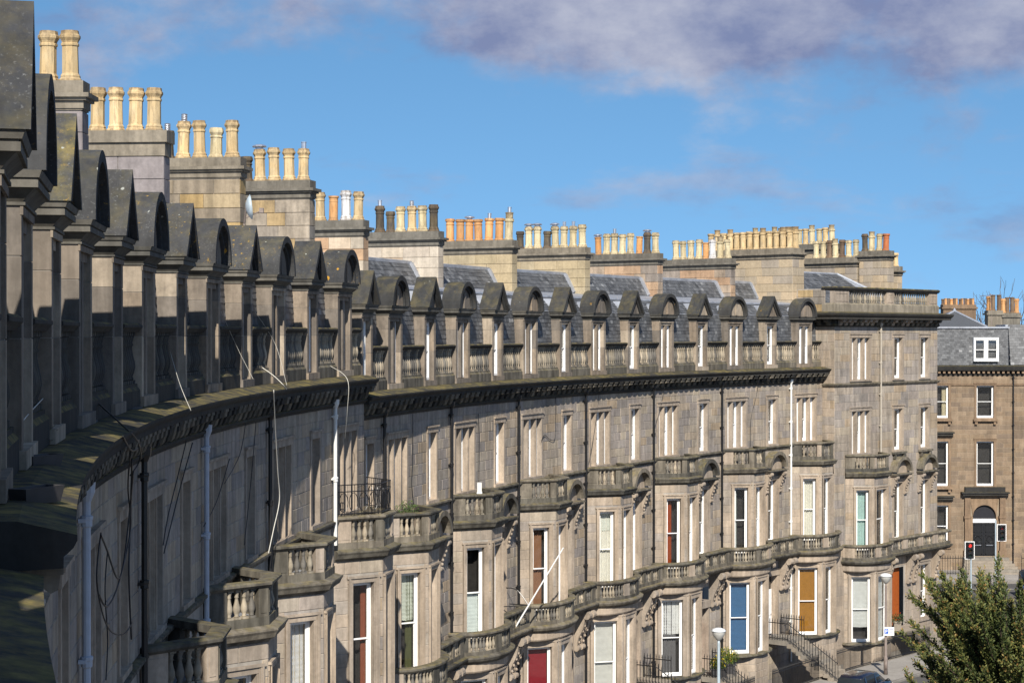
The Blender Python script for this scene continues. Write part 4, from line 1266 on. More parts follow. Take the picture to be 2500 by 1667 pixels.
    for px in (-.32, .32):
        for pz, ph in ((.2, .8), (1.2, 1.6)): b.box(px - .22, px + .22, .285, .3, pz, pz + ph)
    obj('door', b.mesh('door'), cmat((.33, .085, .02), .4), H, FE.mat(7.0, 0, -17.25))
    downpipe(H, FE, 4.87, -6.9, .5, M['pipestone'])
    return H
EB = end_block()

# ------------------------------------------------------------------ the brown building across the side street
YB = 140.0
def bx(px): return (px - 1250) / 4425 * YB
def bz(py): return -(py - 815) / 4425 * YB
FB = Flat((31.0, YB), (46.0, YB))
def U(X): return X - 31.0
def brown_house():
    rng = random.Random(31)
    H = thing('townhouse', 'brown sandstone house with slate mansard and arched black double door across the street', 'house', (37, YB, GROUND))
    wx = (35.9, 37.25)
    wins = [(U(36.55), 1.32, bz(1020), bz(941)), (U(36.55), 1.32, bz(1186), bz(1077)), (U(33.05), 1.32, bz(1020), bz(941)), (U(33.05), 1.32, bz(1186), bz(1077)), (U(33.05), 1.32, bz(1336), bz(1233)),
            (U(41.2), 1.32, bz(1020), bz(941)), (U(41.2), 1.32, bz(1186), bz(1077))]
    door = (U(35.6), U(37.4), -17.15, -13.2)
    opens = [(u - w / 2, u + w / 2, a, b) for u, w, a, b in wins] + [door]
    ztop = -3.15
    b = MB(); wall_sheet(b, FB, 0, 15, GROUND - .5, ztop + .3, opens, step=99)
    wall = obj('wall', b.mesh('wall'), M['brownmortar'], H)
    so = [(o[0] - .18, o[1] + .18, o[2] - .12, o[3] + .2) for o in opens[:-1]] + [(U(34.9), U(38.1), -17.5, bz(1207))]
    stones(wall, FB, .6, 9.0, GROUND, ztop, so, M['brown'], .355, .7, 1.35, .022, rng)
    for i, (u, w, z0, z1) in enumerate(wins):
        surround(H, FB, u, z0, z1, w, M['browntrim'], jamb=.18, lint=.22, proud=.05, depth=.22)
        window(H, FB, u, -.16, z0, z1, w, [('curtain', (.55, .5, .36), .7, 1)] if i in (2,) else None)
        b = MB(); b.box(-.95, .95, -.28, 0, -.24, -.1); b.box(-.82, -.62, -.2, 0, -.5, -.24); b.box(.62, .82, -.2, 0, -.5, -.24)
        if i not in (4,): obj('window_sill', b.mesh('window_sill'), M['browntrim'], H, FB.mat(u, 0, z0))
        if i in (3, 4):
            b = MB(); b.box(-.95, .95, -.35, 0, .45, .62); b.box(-1.05, 1.05, -.45, 0, .62, .74)
            obj('window_hood', b.mesh('window_hood'), M['soot'], H, FB.mat(u, 0, z1))
    # eaves cornice and dentils
    b = MB(); b.sweep([(31.0, YB), (46.0, YB)], [(-.2, ztop - .05), (.05, ztop - .05), (.08, ztop + .3), (.42, ztop + .32), (.5, ztop + .5), (.55, ztop + .66), (-.2, ztop + .72)])
    cor = obj('cornice', b.mesh('cornice'), M['soot'], H)
    for i in range(27):
        obj('dentil', mesh_of(('dent',), lambda b: b.box(-.09, .09, -.22, 0, -.2, 0), 'dentil'), M['browntrim'], cor, FB.mat(.8 + i * .38, .1, ztop + .3))
    b = MB(); b.sweep([(31.0, YB), (46.0, YB)], [(-.05, -4.0), (.06, -4.0), (.09, -3.9), (-.05, -3.85)]); obj('string_course', b.mesh('string_course'), M['browntrim'], H)
    # mansard with white window
    mz0, mz1 = ztop + .75, .42
    b = MB(); slate_panel(b, FB, .2, U(38.4), -.22, mz0, -.32, mz1, .165, .26); slate_panel(b, FB, U(38.6), 15, -.3, mz0, -1.0, mz1 + .3, .2, .3)
    for a, c in ((bx(2296), bx(2420)),):
        pass
    obj('slates', b.mesh('slates'), M['slate'], H, kind='stuff')
    b = MB(); b.box(31.0, 38.4, YB + .36, YB + 8, mz0 - .3, mz1 - .02); b.box(38.4, 46, YB + 1.05, YB + 8, mz0 - .3, mz1 + .3); b.box(31.0, 38.5, YB + .2, YB + 8, mz1, mz1 + .14)
    obj('roof_boarding', b.mesh('roof_boarding'), M['lead'], H)
    ax, az = bx(2358), 1.78
    b = MB()
    e0, e1 = bx(2262), bx(2416)
    vs = [(e0, YB + .8, mz1 + .14), (e1, YB + .8, mz1 + .14), (e1, YB + 7.5, mz1 + .14), (e0, YB + 7.5, mz1 + .14), (ax, YB + 3.6, az), (ax, YB + 5, az)]
    b.add(vs, [(0, 1, 4), (1, 2, 5, 4), (2, 3, 5), (3, 0, 4, 5)])
    b.t = [.35, .4, .4, .45]
    hr = obj('hip_roof', b.mesh('hip_roof'), M['slate'], H)
    b = MB()
    for k in (0, 1): b.tube([vs[k], (ax, YB + 3.6, az + .03)], .09, 6)
    b.lathe([(.12, 0), (.14, .1), (.06, .2), (0, .3)], 8, (ax, YB + 3.6, az))
    obj('ridge_lead', b.mesh('ridge_lead'), M['lead'], hr)
    x0, x1 = bx(2377), bx(2438)
    FM = Flat((x0, YB - .02), (x1, YB - .02))
    w = (x1 - x0) / 2
    b = MB(); b.box(0, 2 * w, -.06, .3, 0, .08); b.box(0, .09, -.04, .3, .08, 1.72); b.box(2 * w - .09, 2 * w, -.04, .3, .08, 1.72); b.box(0, 2 * w, -.05, .3, 1.72, 1.84); b.box(w - .05, w + .05, -.04, .3, .08, 1.72)
    dw = obj('dormer_window', b.mesh('dormer_window'), M['white'], H, FM.mat(0, 0, -2.12))
    for k in (0, 1): window(None, FM, w * (k + .5), .0, -2.05, -.4, w - .1, None, holder=dw)
    # doorpiece
    dx = U(36.5)
    b = MB()
    for sx in (-1, 1):
        b.box(sx * 1.35 - .22, sx * 1.35 + .22, -.3, 0, -17.2 + 17.2, 4.55); b.box(sx * 1.35 - .28, sx * 1.35 + .28, -.36, 0, 3.0, 3.15); b.box(sx * 1.35 - .3, sx * 1.35 + .3, -.38, 0, 0, .5)
    dp = obj('doorpiece', b.mesh('doorpiece'), M['browntrim'], H, FB.mat(dx, 0, -17.2))
    b = MB(); b.box(-1.75, 1.75, -.42, 0, 4.75, 4.9); b.box(-1.85, 1.85, -.5, 0, 4.9, 5.02); b.box(-1.55, 1.55, -.3, 0, 5.02, 5.4)
    obj('entablature', b.mesh('entablature'), M['soot'], dp, FB.mat(dx, 0, -17.2))
    # arch over the fanlight
    b = MB(); out = [(1.13, 4.75), (-1.13, 4.75)]
    arc = arch_pts(.9, 3.1, 16)
    n = len(arc)
    vs = [(x, -.05, z) for x, z in arc] + [(x, .3, z) for x, z in arc] + [(max(-1.13, min(1.13, x * 1.26)), -.05, 4.75) for x, z in arc]
    fs = []
    for i in range(n - 1): fs += [(i, n + i, n + i + 1, i + 1), (i, i + 1, 2 * n + i + 1, 2 * n + i)]
    b.add(vs, fs); b.box(-1.13, -.9, -.05, .3, 0, 3.1); b.box(.9, 1.13, -.05, .3, 0, 3.1)
    obj('door_arch', b.mesh('door_arch'), M['browntrim'], dp, FB.mat(dx, 0, -17.2))
    b = MB(); b.box(-.9, .9, .1, .2, 2.62, 2.92); obj('transom', b.mesh('transom'), M['white'], dp, FB.mat(dx, 0, -17.2))
    b = MB(); b.box(-.9, .9, .18, .2, 2.92, 4.05); obj('fanlight', b.mesh('fanlight'), cmat((.03, .03, .035), .2), dp, FB.mat(dx, 0, -17.2))
    for sx in (-1, 1):
        b = MB(); x0, x1 = (-.89, -.01) if sx < 0 else (.01, .89)
        b.box(x0, x1, .2, .26, 0, 2.62)
        xm = (x0 + x1) / 2
        for z0, h in ((.15, .65), (1.0, .65), (1.85, .6)):
            b.box(xm - .32, xm + .32, .17, .2, z0, z0 + .05); b.box(xm - .32, xm + .32, .17, .2, z0 + h - .05, z0 + h); b.box(xm - .32, xm - .27, .17, .2, z0, z0 + h); b.box(xm + .27, xm + .32, .17, .2, z0, z0 + h)
        b.tube([(xm - .3, .17, 1.32), (xm, .17, 1.05), (xm + .3, .17, 1.32), (xm, .17, 1.6), (xm - .3, .17, 1.32)], .02, 5)
        d = obj('door', b.mesh('door'), M['black'], dp, FB.mat(dx, 0, -17.2))
        b = MB(); b.box(xm - .25, xm + .25, .15, .18, .86, .9); obj('letter_plate', b.mesh('letter_plate'), M['steel'], dp, FB.mat(dx, 0, -17.2))
    downpipe(H, FB, U(38.7), -18, ztop + .1, M['black'])
    # chimneys on its roof
    for (px, ty, wpx, npot) in ((2343, 744, 80, 12), (2430, 758, 36, 3), (2470, 764, 42, 4)):
        Y = YB + (14 if npot > 4 else 4)
        k = Y / 4425
        X = (px - 1250) * k; zt = (815 - ty) * k; wd = wpx * k
        b = MB(); b.box(X - wd / 2, X + wd / 2, Y, Y + 1.0, -1.0, zt - .35); b.box(X - wd / 2 - .12, X + wd / 2 + .12, Y - .12, Y + 1.12, zt - .35, zt - .2); b.box(X - wd / 2 - .02, X + wd / 2 + .02, Y - .02, Y + 1.02, zt - .2, zt)
        cs = obj('chimney_stack', b.mesh('chimney_stack'), M['browntrim'] if npot > 6 else M['stackcap'], H)
        for i in range(npot):
            obj('chimney_pot', pot_mesh('round' if i % 3 else 'oct_s'), (M['p_orange'] if i % 3 == 0 else M['p_brown']) if npot < 6 else (M['p_orange'] if i % 2 else M['p_brown']), cs, T(X - wd / 2 + (i + .5) * wd / npot, Y + .5 + random.uniform(-.2, .2), zt) @ Matrix.Diagonal((1.1 if npot < 6 else .8,) * 2 + (1.35 if npot < 6 else .6, 1)))
    b = MB(); X = bx(2455)
    b.tube([(X, YB + 4, .3), (X - .1, YB + 4, 3.2)], .03, 5); b.tube([(X - .9, YB + 4, 3.0), (X + .1, YB + 4, 3.1)], .02, 4)
    for i in range(5): b.tube([(X - .8 + i * .2, YB + 3.6, 3.02 + i * .02), (X - .8 + i * .2, YB + 4.4, 3.02 + i * .02)], .012, 4)
    obj('aerial', b.mesh('aerial'), M['lamp_brown'], H)
    # entrance steps
    for i in range(6):
        z1 = -17.2 - i * .18
        b = MB(); b.box(-1.7 - .12 * i, 1.7 + .12 * i, -.5 - .36 * (i + 1), -.5 - .36 * i if i else .3, GROUND, z1)
        obj('step', b.mesh('step'), M['steps'], H, FB.mat(dx, 0, 0))
    return H
BH = brown_house()

# ------------------------------------------------------------------ ground, pavements, basement area
def tess_ground():
    from mathutils.geometry import tessellate_polygon
    front = [FAR.pt(u, 3.4) for u in range(-60, 70, 3)]
    fe0, fe1 = FE.pt(1.0, 2.8), FE.pt(LE + 2.4, 2.8)
    hole = front + [Vector((fe0.x, fe0.y, 0)), Vector((fe1.x, fe1.y, 0)), Vector(FE.pt(LE + 2.4, -12)), Vector((-25, 118, 0)), Vector((-45, 20, 0)), Vector((-30, -35, 0))]
    for v in hole: v.z = 0
    S = 3000
    outer = [Vector((-S, -S, 0)), Vector((S, -S, 0)), Vector((S, S, 0)), Vector((-S, S, 0))]
    tris = tessellate_polygon([outer, hole])
    pts = outer + hole
    b = MB(); b.add([(p.x, p.y, GROUND - .05) for p in pts], [tuple(t) for t in tris])
    me = b.mesh('ground')
    for p in me.polygons:
        if p.normal.z < 0: p.flip()
    o = obj('road', me, M['asphalt'], kind='structure')
    b = MB(); b.add([(-120, -120, GROUND - 2.6), (120, -120, GROUND - 2.6), (120, 160, GROUND - 2.6), (-120, 160, GROUND - 2.6)], [(0, 1, 2, 3)])
    obj('basement_area', b.mesh('area'), M['paving'], kind='structure')
    b = MB(); b.sweep([tuple(p[:2]) for p in front + [fe0, fe1]], [(-.25, GROUND - 2.6), (.0, GROUND - 2.6), (.0, GROUND + .12), (-.25, GROUND + .12)])
    obj('area_kerb', b.mesh('area_kerb'), M['kerb'], kind='structure')
tess_ground()
pav_in = [tuple(FAR.pt(u)[:2]) for u in range(-50, 71, 3)]
e_in = [tuple(FE.pt(0.5, -.6)[:2]), tuple(FE.pt(LE + 4, -.6)[:2])]
b = MB(); b.sweep(pav_in + e_in, [(3.4, GROUND - .3), (6.5, GROUND - .3), (6.5, GROUND + .08), (3.4, GROUND + .1)])
obj('pavement', b.mesh('pavement'), M['paving'], kind='structure')
b = MB(); b.sweep(pav_in + e_in, [(6.504, GROUND - .3), (6.7, GROUND - .3), (6.7, GROUND + .06), (6.68, GROUND + .085), (6.504, GROUND + .085)])
obj('kerb', b.mesh('kerb'), M['kerb'], kind='structure')
b = MB(); b.box(24, 70, YB - 6.5, YB, GROUND - .3, GROUND + .08)
obj('pavement', b.mesh('pavement_far'), M['paving'], kind='structure')
b = MB(); b.box(24, 70, YB - 6.7, YB - 6.504, GROUND - .3, GROUND + .085)
obj('kerb', b.mesh('kerb_far'), M['kerb'], kind='structure')
for i in range(7):
    b = MB(); X = 26 + i * 2.9
    b.add([(X, YB - 9.6, GROUND - .045), (X + 1.9, YB - 9.6, GROUND - .045), (X + 1.9, YB - 9.5, GROUND - .045), (X, YB - 9.5, GROUND - .045)], [(0, 1, 2, 3)])
    obj('road_marking', b.mesh('road_marking'), M['line'], kind='structure')

# ------------------------------------------------------------------ railings and steps
def railing(label, fr, u0, u1, d, z0, h=1.15, sp=.125, z_end=None, group='black iron railings'):
    p = fr.pt(u0, d, z0)
    t = thing('iron_railing', label, 'railing', tuple(p), group)
    ze = z0 if z_end is None else z_end
    n = max(2, int(abs(u1 - u0) / sp))
    bars, L = MB(), []
    for i in range(n + 1):
        u = u0 + (u1 - u0) * i / n; z = z0 + (ze - z0) * i / n
        q = fr.pt(u, d, z)
        r = .022 if i % 12 == 0 else .016
        bars.tube([q, q + Vector((0, 0, h))], r, 4)
        bars.lathe([(.012, 0), (.034, .05), (.012, .09), (.02, .11), (.0, .2)], 5, (q.x, q.y, q.z + h))
        L.append(q)
    obj('bars', bars.mesh('railing_bars'), M['black'], t, kind='stuff')
    for k, zz in (('top_rail', h - .06), ('bottom_rail', .12)):
        b = MB(); b.tube([q + Vector((0, 0, zz)) for q in L[::max(1, n // 8)] + [L[-1]]], .024, 4)
        obj(k, b.mesh(k), M['black'], t)
    return t
class Perp:                              # a frame that runs outwards from the facade
    def __init__(s, fr, u): s.fr, s.u = fr, u
    def pt(s, u, d=0, z=0): return s.fr.pt(s.u + d, u, z)
    def mat(s, u, d=0, z=0): return s.fr.mat(s.u + d, u, z)
def steps_to(label, fr, u, zd, w=1.9):
    t = thing('entrance_steps', label, 'steps', tuple(fr.pt(u, 2, GROUND)), 'stone steps up to the front doors')
    b = MB(); b.box(-w / 2, w / 2, -1.5, .0, zd - .28, zd - .03)
    obj('platform', b.mesh('platform'), M['steps'], t, fr.mat(u, 0, 0))
    n = max(3, int(round((zd - .03 - GROUND - .1) / .17)))
    rise = (zd - .03 - GROUND - .1) / n
    for i in range(1, n + 1):
        z1 = zd - .03 - i * rise
        obj('step', mesh_of(('step', w), lambda b: b.box(-w / 2, w / 2, -.3, .02, -.2, 0), 'step'), M['steps'], t, fr.mat(u, 1.5 + (i - 1) * .27, z1 + .001 * i))
    dend = 1.5 + n * .27
    return dend, n
AREA = []
steps_info = []
for k in (3, 4, 5):
    u = F0 + k * W + 5.55
    nm = ['with the red blind', 'with pale grey ground-floor blinds', 'with the orange door', 'with the white door'][k - 2]
    dend, n = steps_to('stone entrance steps of the house ' + nm, FAR, u, -17.2 if k == 4 else -16.35)
    for sx, side in ((-1, 'near'), (1, 'far')):
        P_ = Perp(FAR, u + sx * .9)
        if side == 'near': railing('%s-side black handrail of the entrance steps of the house %s' % (side, nm), P_, 1.5, dend, 0, -17.25 if k == 4 else -16.4, 1.0, .16, GROUND + .1, 'step railings')
        railing('%s-side black railing of the door platform of the house %s' % (side, nm), P_, .1, 1.5, 0, -17.25 if k == 4 else -16.4, 1.0, .14, None, 'platform railings')
    steps_info.append(u)
dend, n = steps_to('stone entrance steps of the corner house beside the yew', FE, 7.0, -17.25)
prev = 50.9
for j, u in enumerate(steps_info + [72.2]):
    a, e = prev, min(u - 1.05, 70.6)
    if e > a + .5:
        lab = ['black spiked pavement railing before the grey-blind bay', 'black spiked pavement railing below the half-lowered white blind',
               'black spiked pavement railing behind the yellow-flowered shrub', 'black spiked pavement railing below the orange slatted blind'][j]
        railing(lab, FAR, a, e, 3.42, GROUND + .12)
    prev = u + 1.05
railing('black spiked railing below the white blind of the corner house', FE, .6, 5.9, 2.7, GROUND + .12)
railing('black spiked railing right of the corner house door', FE, 8.1, LE + 2, 2.7, GROUND + .12)
railing('black spiked railing left of the arched black door across the street', FB, 1.0, 3.6, 2.8, GROUND + .09, 1.3, .2)
railing('black spiked railing right of the arched black door across the street', FB, 7.6, 13, 2.8, GROUND + .09, 1.3, .2)

# ------------------------------------------------------------------ helpers for single things
def UP(px, py, D): return Vector(((px - 1250) / 4425 * D, D, (815 - py) / 4425 * D))
def SP(px, py, d, arc):
    lo, hi = -30.0, 75.0
    for _ in range(50):
        m = (lo + hi) / 2; p = arc.pt(m, d)
        if 1250 + 4425 * p.x / p.y < px: lo = m
        else: hi = m
    p = arc.pt(lo, d); return Vector((p.x, p.y, (815 - py) / 4425 * p.y))
def smooth(pts, n=6):
    pts = [Vector(p) for p in pts]; out = []
    for i in range(len(pts) - 1):
        p0, p1, p2, p3 = pts[max(0, i - 1)], pts[i], pts[i + 1], pts[min(len(pts) - 1, i + 2)]
        for k in range(n):
            t = k / n
            out.append(.5 * ((2 * p1) + (p2 - p0) * t + (2 * p0 - 5 * p1 + 4 * p2 - p3) * t * t + (3 * p1 - p0 - 3 * p2 + p3) * t ** 3))
    out.append(pts[-1]); return out
def single(name, mb, mat, label, cat, loc, group=None, sm=False):
    """one-mesh thing with its origin at loc"""
    loc = Vector(loc)
    mb.v = [tuple(Vector(v) - loc) for v in mb.v]
    return obj(name, mb.mesh(name, sm), mat, None, Matrix.Translation(loc), label, cat, group)
def cable(label, pts, r, mat, group='cables on the house fronts'):
    q = smooth(pts, 7)
    b = MB(); b.tube(q, r, 5)
    return single('cable', b, mat, label, 'cable', q[0], group, True)

# ------------------------------------------------------------------ the viewer's own house
house('own house of the viewer, its mossy cornice edge crossing the bottom left corner', FAR, .31, -33.6, -25.25, [-32.0], [-28.15], None,
      dict(low=False, zstone=-9, bay=False, attic=None), 91, far=False)

# ------------------------------------------------------------------ street lamps
def lamp(label, px, D, column):
    X = (px - 1250) / 4425 * D
    base = GROUND + .09
    t = thing('street_lamp', label, 'lamp post', (X, D, base), 'street lamps')
    b = MB(); b.lathe([(.11, 0), (.11, .9), (.075, 1.0), (.06, 4.7), (.05, 4.9)], 12, (X, D, base)); b.box(X - .05, X + .05, D - .115, D - .105, base + .25, base + .75)
    obj('column', b.mesh('lamp_column', True), M[column], t)
    b = MB(); b.lathe([(.06, 4.85), (.1, 4.88), (.2, 5.0), (.27, 5.14), (.285, 5.22), (.28, 5.25)], 18, (X, D, base))
    obj('lamp_bowl', b.mesh('lamp_bowl', True), M['lampglass'], t)
    b = MB(); b.lathe([(.31, 5.25), (.32, 5.28), (.26, 5.35), (.12, 5.4), (0, 5.41)], 18, (X, D, base))
    obj('lamp_cover', b.mesh('lamp_cover', True), M['lamptop'], t)
    return t, X, base
lamp('street lamp with pale blue-grey column before the house with the blue blind', 1755, 79, 'lamp_grey')
lt, lx, lb = lamp('street lamp with brownish column and parking sign beside the yew', 2163, 97, 'lamp_brown')
# parking plate on the column
b = MB(); b.box(lx - .14, lx + .42, 96.84, 96.87, lb + 2.1, lb + 2.55)
sg = single('parking_sign', b, M['white'], 'small white parking plate with a blue square on the lamp column', 'sign', (lx, 96.85, lb + 2.1))
b = MB(); b.box(lx - .10, lx + .11, 96.832, 96.838, lb + 2.2, lb + 2.46)
obj('blue_square', b.mesh('blue_square'), cmat((.02, .10, .45), .5), sg)
b = MB(); b.box(lx - .05, lx - .02, 96.824, 96.83, lb + 2.24, lb + 2.42); b.box(lx - .02, lx + .05, 96.824, 96.83, lb + 2.395, lb + 2.42); b.box(lx - .02, lx + .05, 96.824, 96.83, lb + 2.315, lb + 2.34); b.box(lx + .03, lx + .055, 96.824, 96.83, lb + 2.34, lb + 2.395)
obj('letter', b.mesh('letter'), M['white'], sg)
b = MB()
for i in range(3): b.box(lx + .16, lx + .38 - .05 * (i == 2), 96.832, 96.838, lb + 2.42 - i * .085, lb + 2.445 - i * .085)
obj('lettering', b.mesh('lettering'), cmat((.1, .14, .3), .5), sg)

# ------------------------------------------------------------------ traffic lights
def traffic(label, px, pyc, D, pole_dx, back, lit):
    c = UP(px, pyc, D)
    t = thing('traffic_light', label, 'traffic light', (c.x, c.y, GROUND + .08), 'traffic lights at the junction')
    b = MB(); b.tube([(c.x + pole_dx, D + .12, GROUND), (c.x + pole_dx, D + .12, c.z + (.9 if back else .2))], .057, 8)
    obj('pole', b.mesh('pole'), M['lamp_grey'], t)
    w, h = .34, .62
    b = MB(); b.box(c.x - w, c.x + w, D, D + .03, c.z - h, c.z + h)
    obj('backing_board', b.mesh('backing_board'), M['white'], t)
    b = MB(); b.box(c.x - w + .05, c.x + w - .05, D - .02, D - .002, c.z - h + .05, c.z + h - .05); b.box(c.x - .14, c.x + .14, D - .12, D - .021, c.z - .52, c.z + .52)
    obj('housing', b.mesh('housing'), M['black'], t)
    for i, (col, on) in enumerate((((.9, .03, .02), lit), ((.2, .11, .02), False), ((.02, .14, .08), False))):
        z = c.z + .34 - i * .34
        k = NM('signal_lens', .3, .5); k.col(mul(col, 1.0 if on else .15))
        if on:
            k.b.inputs['Emission Color'].default_value = (*col, 1); k.b.inputs['Emission Strength'].default_value = 1.6
        b = MB(); n = 14
        b.prism([(c.x + .1 * math.cos(2 * PI * j / n), z + .1 * math.sin(2 * PI * j / n)) for j in range(n)], D - .14, D - .121)
        obj('lens', b.mesh('lens'), k.m, t)
        b = MB(); a0 = [(c.x + .125 * math.cos(PI * j / 10), z + .125 * math.sin(PI * j / 10)) for j in range(11)]
        vs = [(x, D - .12, zz) for x, zz in a0] + [(x, D - .32, zz) for x, zz in a0]
        b.add(vs, [(j, j + 1, 12 + j, 11 + j) for j in range(10)])
        obj('hood', b.mesh('hood'), M['black'], t)
traffic('traffic light showing red in front of the arched black door', 2368, 1343, 126, .12, False, True)
traffic('unlit traffic light on a tall grey pole right of the arched black door', 2446, 1300, 131, -.4, True, False)

# ------------------------------------------------------------------ cars
def car(label, loc, ang, paint, name='parked_car', cat='car', van=False):
    Mx = T(*loc) @ Matrix.Rotation(ang, 4, 'Z')          # local: y forward, x right
    t = obj(name, None, None, None, Mx, label, cat); t.empty_display_size = .2
    Hh = 1.95 if van else 1.45
    # body: sections along y (y, half width, z low, z belt)
    secs = [(-2.0, .70, .45, .78), (-1.95, .80, .32, .88), (-1.4, .85, .22, .92), (0, .87, .2, .92), (1.1, .86, .22, .90), (1.7, .80, .26, .80), (2.0, .66, .36, .66)]
    def loft(b, secs, ring):
        vs, fs = [], []
        for s_ in secs: vs += ring(*s_)
        m = len(ring(*secs[0]))
        for i in range(len(secs) - 1):
            for j in range(m):
                k = (j + 1) % m
                fs.append((i * m + j, i * m + k, (i + 1) * m + k, (i + 1) * m + j))
        fs.append(tuple(range(m - 1, -1, -1))); fs.append(tuple((len(secs) - 1) * m + j for j in range(m)))
        b.add(vs, fs)
    b = MB(); loft(b, secs, lambda y, w, z0, z1: [(-w * .93, y, z0), (w * .93, y, z0), (w, y, z0 + .18), (w, y, z1 - .16), (w * .95, y, z1 - .03), (w * .86, y, z1), (-w * .86, y, z1), (-w * .95, y, z1 - .03), (-w, y, z1 - .16), (-w, y, z0 + .18)])
    obj('body', b.mesh('car_body', True), paint, t, Mx)
    cab = [(-1.9, .66, .86, .9), (-1.62, .62, .88, Hh - .12), (-1.3, .60, .9, Hh - .03), (-.3, .62, .9, Hh), (.35, .61, .9, Hh - .05), (1.25, .64, .86, .92)]
    if van: cab = [(-1.95, .74, .86, Hh - .1), (-1.8, .72, .88, Hh), (0, .72, .9, Hh), (.7, .70, .9, Hh - .08), (1.45, .68, .86, .92)]
    b = MB(); loft(b, cab, lambda y, w, z0, z1: [(-w * 1.22, y, z0 - .06), (w * 1.22, y, z0 - .06), (w, y, z1 - .06), (w * .86, y, z1), (-w * .86, y, z1), (-w, y, z1 - .06)])
    gl = cmat((.02, .025, .03), .08)
    obj('windows', b.mesh('car_glass', True), gl, t, Mx)
    b = MB(); rs = [(y, w, z0, z1 + .012) for y, w, z0, z1 in cab[1:-1]]
    loft(b, rs, lambda y, w, z0, z1: [(-w * 1.015, y, z1 - .1), (-w * .75, y, z1 - .04), (w * .75, y, z1 - .04), (w * 1.015, y, z1 - .1), (w * .88, y, z1), (-w * .88, y, z1)])
    obj('roof', b.mesh('car_roof', True), paint, t, Mx)
    for sx in (-1, 1):
        b = MB()
        for (y0, y1) in ((-1.35, -1.2), (-.2, -.1)):
            z1 = Hh - .08
            b.add([(sx * .78, y0, .88), (sx * .78, y1, .88), (sx * .63, y1 + .02, z1), (sx * .63, y0 + .02, z1), (sx * .74, y0, .88), (sx * .74, y1, .88), (sx * .59, y1 + .02, z1), (sx * .59, y0 + .02, z1)], [(0, 1, 2, 3), (4, 7, 6, 5), (0, 3, 7, 4), (1, 5, 6, 2)])
        obj('pillar', b.mesh('car_pillar'), paint, t, Mx, kind='stuff')
        b = MB(); b.lathe([(.02, -.07), (.09, -.05), (.1, .03), (.03, .08)], 8, (sx * .98, .75, .98)); b.tube([(sx * .8, .75, .93), (sx * .95, .75, .96)], .025, 5)
        obj('wing_mirror', b.mesh('wing_mirror', True), M['black'], t, Mx)
        for y in (-1.25, 1.25):
            b = MB(); b.lathe([(.2, -.1), (.3, -.1), (.32, -.06), (.32, .06), (.3, .1), (.2, .1)], 20, mat=T(sx * .78, y, .32) @ Matrix.Rotation(PI / 2, 4, 'Y'))
            wh = obj('wheel', b.mesh('tyre'), M['plastic'], t, Mx)
            b = MB(); b.lathe([(.05, -.11), (.2, -.09), (.2, .09), (.05, .11)], 12, mat=T(sx * .78, y, .32) @ Matrix.Rotation(PI / 2, 4, 'Y'))
            obj('rim', b.mesh('rim'), M['steel'], wh, Mx)
        b = MB(); b.box(sx * .7 - .1, sx * .7 + .1, -2.02, -1.94, .62, .84); obj('tail_light', b.mesh('tail_light'), cmat((.35, .01, .01), .2), t, Mx)
        b = MB(); b.box(sx * .58 - .13, sx * .58 + .13, 1.92, 2.0, .5, .64); obj('headlight', b.mesh('headlight'), M['lampglass'], t, Mx)
    b = MB(); b.box(-.26, .26, -2.03, -2.0, .5, .61); obj('number_plate', b.mesh('number_plate'), cmat((.6, .5, .05), .4), t, Mx)
def paint(name, c):
    k = NM(name, .22, .6); k.b.inputs['Coat Weight'].default_value = .6; k.b.inputs['Coat Roughness'].default_value = .05
    return k.col(k.mix(1.0, c, k.ramp(k.noise(3, 3), [(.3, .93), (.7, 1.05)]), 'MULTIPLY'))
cp = UP(2118, 1650, 89.6)
ca = math.atan2(cp.y - CYC, CXC - cp.x)
car('dark blue hatchback parked at the kerb in front of the corner house', (cp.x + .1, cp.y + 1.4, GROUND - .05), -(ca + .0), paint('navy_paint', (.006, .008, .022)))
vp = UP(2515, 1440, 126)
car('bright blue van on the road at the right edge', (vp.x + 1.4, vp.y, GROUND - .05), R_(-80), paint('blue_paint', (.02, .045, .22)), 'van', 'van', True)

# ------------------------------------------------------------------ flagpole, dish, boxes, plants
b = MB(); a0 = FAR.pt(36.2, .55, -11.7); a1 = FAR.pt(36.55, 2.45, -8.5)
b.tube([a0, a1], [.036, .026], 8)
fp = single('flagpole', b, M['white'], 'bare white flagpole slanting out over the balcony beside the black pipe', 'flagpole', a0)
mid = a0.lerp(a1, .27)
b = MB(); w0 = FAR.pt(36.4, .05, -10.2)
b.tube(smooth([w0, w0.lerp(mid, .5) + Vector((0, 0, .25)), mid]), .02, 5); b.tube([FAR.pt(36.0, .05, -10.9), mid], .02, 5); b.tube([FAR.pt(36.8, .05, -10.9), mid], .02, 5)
obj('bracket', b.mesh('flagpole_bracket'), M['black'], fp)

dc = UP(601, 507, 52.5)
td = thing('satellite_dish', 'grey satellite dish beside the patched chimney stack', 'satellite dish', tuple(dc))
b = MB(); prof = [(.02, 0), (.15, .012), (.28, .045), (.40, .10), (.41, .1), (.28, .035), (.15, .0), (.02, -.012)]
b.lathe(prof, 20, mat=Matrix.Translation(dc) @ Matrix.Rotation(R_(14), 4, 'Z') @ Matrix.Rotation(R_(84), 4, 'Y') @ Matrix.Diagonal((.9, .9, 1.4, 1)))
obj('dish', b.mesh('dish', True), M['lamp_grey'], td)
b = MB(); b.tube([dc + Vector((0, 0, -.3)), dc + Vector((.45, -.1, -.1))], .02, 5); b.box(dc.x + .4, dc.x + .52, dc.y - .16, dc.y - .04, dc.z - .16, dc.z - .02); b.tube([dc, dc + Vector((-.1, .3, -.45)), dc + Vector((-.1, .3, -1.6))], .03, 5)
